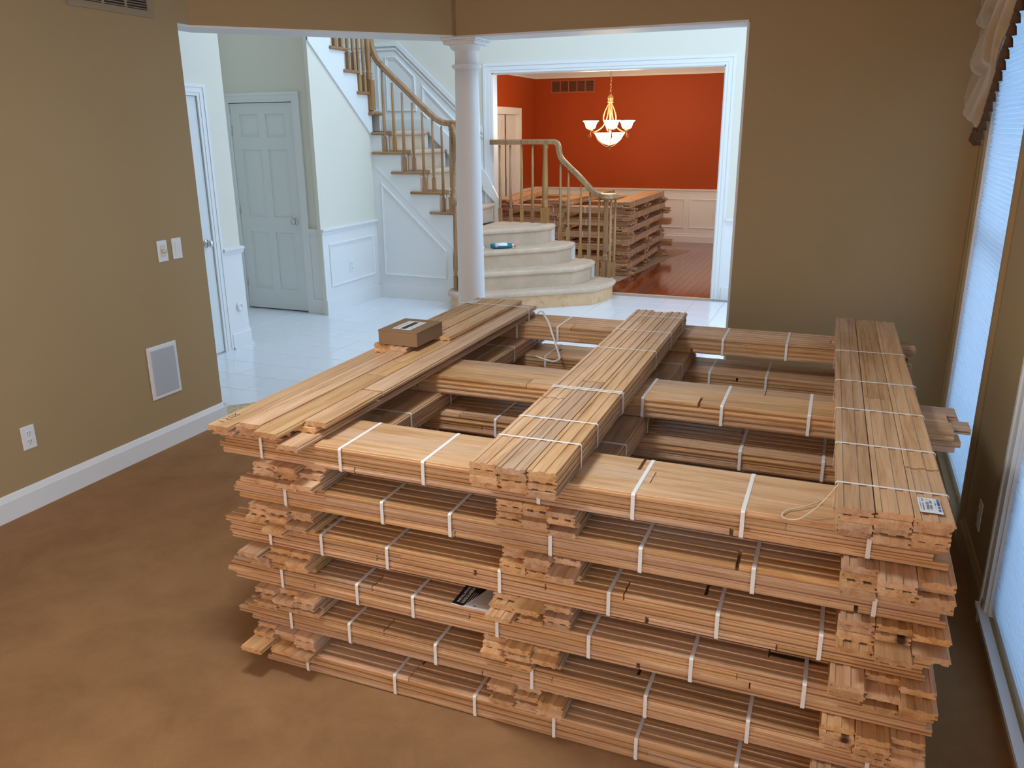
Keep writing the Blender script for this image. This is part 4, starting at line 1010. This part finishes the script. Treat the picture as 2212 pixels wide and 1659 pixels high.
text_mesh('lettering', 'SAFEGUARDS', .0155, 'paper', e, Matrix.Translation((-.953+.925, 1.99-1.985, .0012)) @ Rt)
mb = MB()
for x_ in (-.942, -.936, -.930): mb.box(x_, x_+.0014, 1.945, 2.01, zl+.0010, zl+.0012)
mb.build('print', 'paper', e)

# ---- dining room stack
G3 = 'plank bundles of the stack in the dining room'
for k in range(6):
    z = 2*k*PITCH+.004; r = random.Random(40+k)
    for j, (yc, nm) in enumerate(((10.12, 'stair-side row'), (11.0, 'middle row'), (11.90, 'back-wall row'))):
        a = -4.62+r.uniform(-.06, .06); b = -2.45+r.uniform(-.05, .03)+(.09 if j == 2 else 0)*r.random()*2
        bundle('strapped oak plank bundle, %s, %s crosswise layer of the dining room stack' % (nm, ordn[k]), G3, a, yc, z, RZ1, b-a, 1000+k*10+j, True, [.25+.1*r.random(), .75, 1.2, 1.62, 1.95-.08*r.random()], .03, .03, split=0)
    z += PITCH
    for j, (xc, nm, rz) in enumerate(((-4.30, 'doorway-side row', -.02), (-3.42, 'middle row', .01), (-2.565, 'window-side row', 0))):
        if k == 5: rz = (.12, -.03, 0)[j]; xc = (-4.10, -3.385, -2.563)[j]
        bundle('strapped oak plank bundle, %s, %s lengthwise layer of the dining room stack' % (nm, ordn[k]), G3, xc, 9.965+r.uniform(-.03, .02), z, rz+r.uniform(-.01, .01), 2.06, 1100+k*10+j, True, [.2, .5, .85, 1.25, 1.6, 1.9], .02, .02, split=0)

# ================================================================== VALANCE over window 1
e = empty('valance', (XR, 4.2, 2.5), 'tan damask swag valance with brown tassel fringe at top of window', 'valance')
def hem(y):   # lower edge of the swag along the wall
    if y > 4.62: return 1.80+(y-4.62)**2*9
    if y > 4.12: return 1.745+.11*(y-4.12)
    return 1.745+(4.12-y)*.88
NY, NZ = 60, 84; v = []; fs = []
for i in range(NY+1):
    y = 4.80-(4.80-3.25)*i/NY; zb_ = hem(y); ztop = 2.62
    for j in range(NZ+1):
        t = j/NZ; z = zb_+(ztop-zb_)*t
        d = (z-zb_)*(.75 if y < 4.12 else .75+.25*min(1, (y-4.12)/.3))
        # overlapping folds that hang one above the other, each rounded at its foot
        q = (d*5.2) % 1.0
        fold = math.sqrt(max(0, 1-(1-min(q/.22, 1))**2))*(1-.75*q)
        if d < .05: fold = max(fold, .55)
        x = XR-.055-.075*fold-.012*math.sin(y*22+z*6)-.035*min(1, max(0, (4.80-y)/.35))
        v.append((x, y, z))
for i in range(NY):
    for j in range(NZ): a = i*(NZ+1)+j; fs.append((a, a+1, a+NZ+2, a+NZ+1))
o = MB().add(v, fs, True).build('swag', 'velvet', e)
sd = o.modifiers.new('thick', 'SOLIDIFY'); sd.thickness = .005
ys = []; y = 4.30; bandp = []
while y > 3.28: ys.append(y); bandp.append(Vector((XR-.125, y, hem(y)-.004))); y -= .042
MB().tube(bandp, 0, prof=[(-.004, -.014), (.004, -.014), (.004, .012), (-.004, .012)]).build('fringe_band', 'tassel', e)
for y in ys:
    mb = MB().lathe([(0, 0), (.006, -.002), (.010, -.010), (.006, -.018), (.013, -.028), (.018, -.058), (0, -.058)], (XR-.125, y, hem(y)-.016), 10, cap=False)
    mb.build('tassel', 'tassel', e)
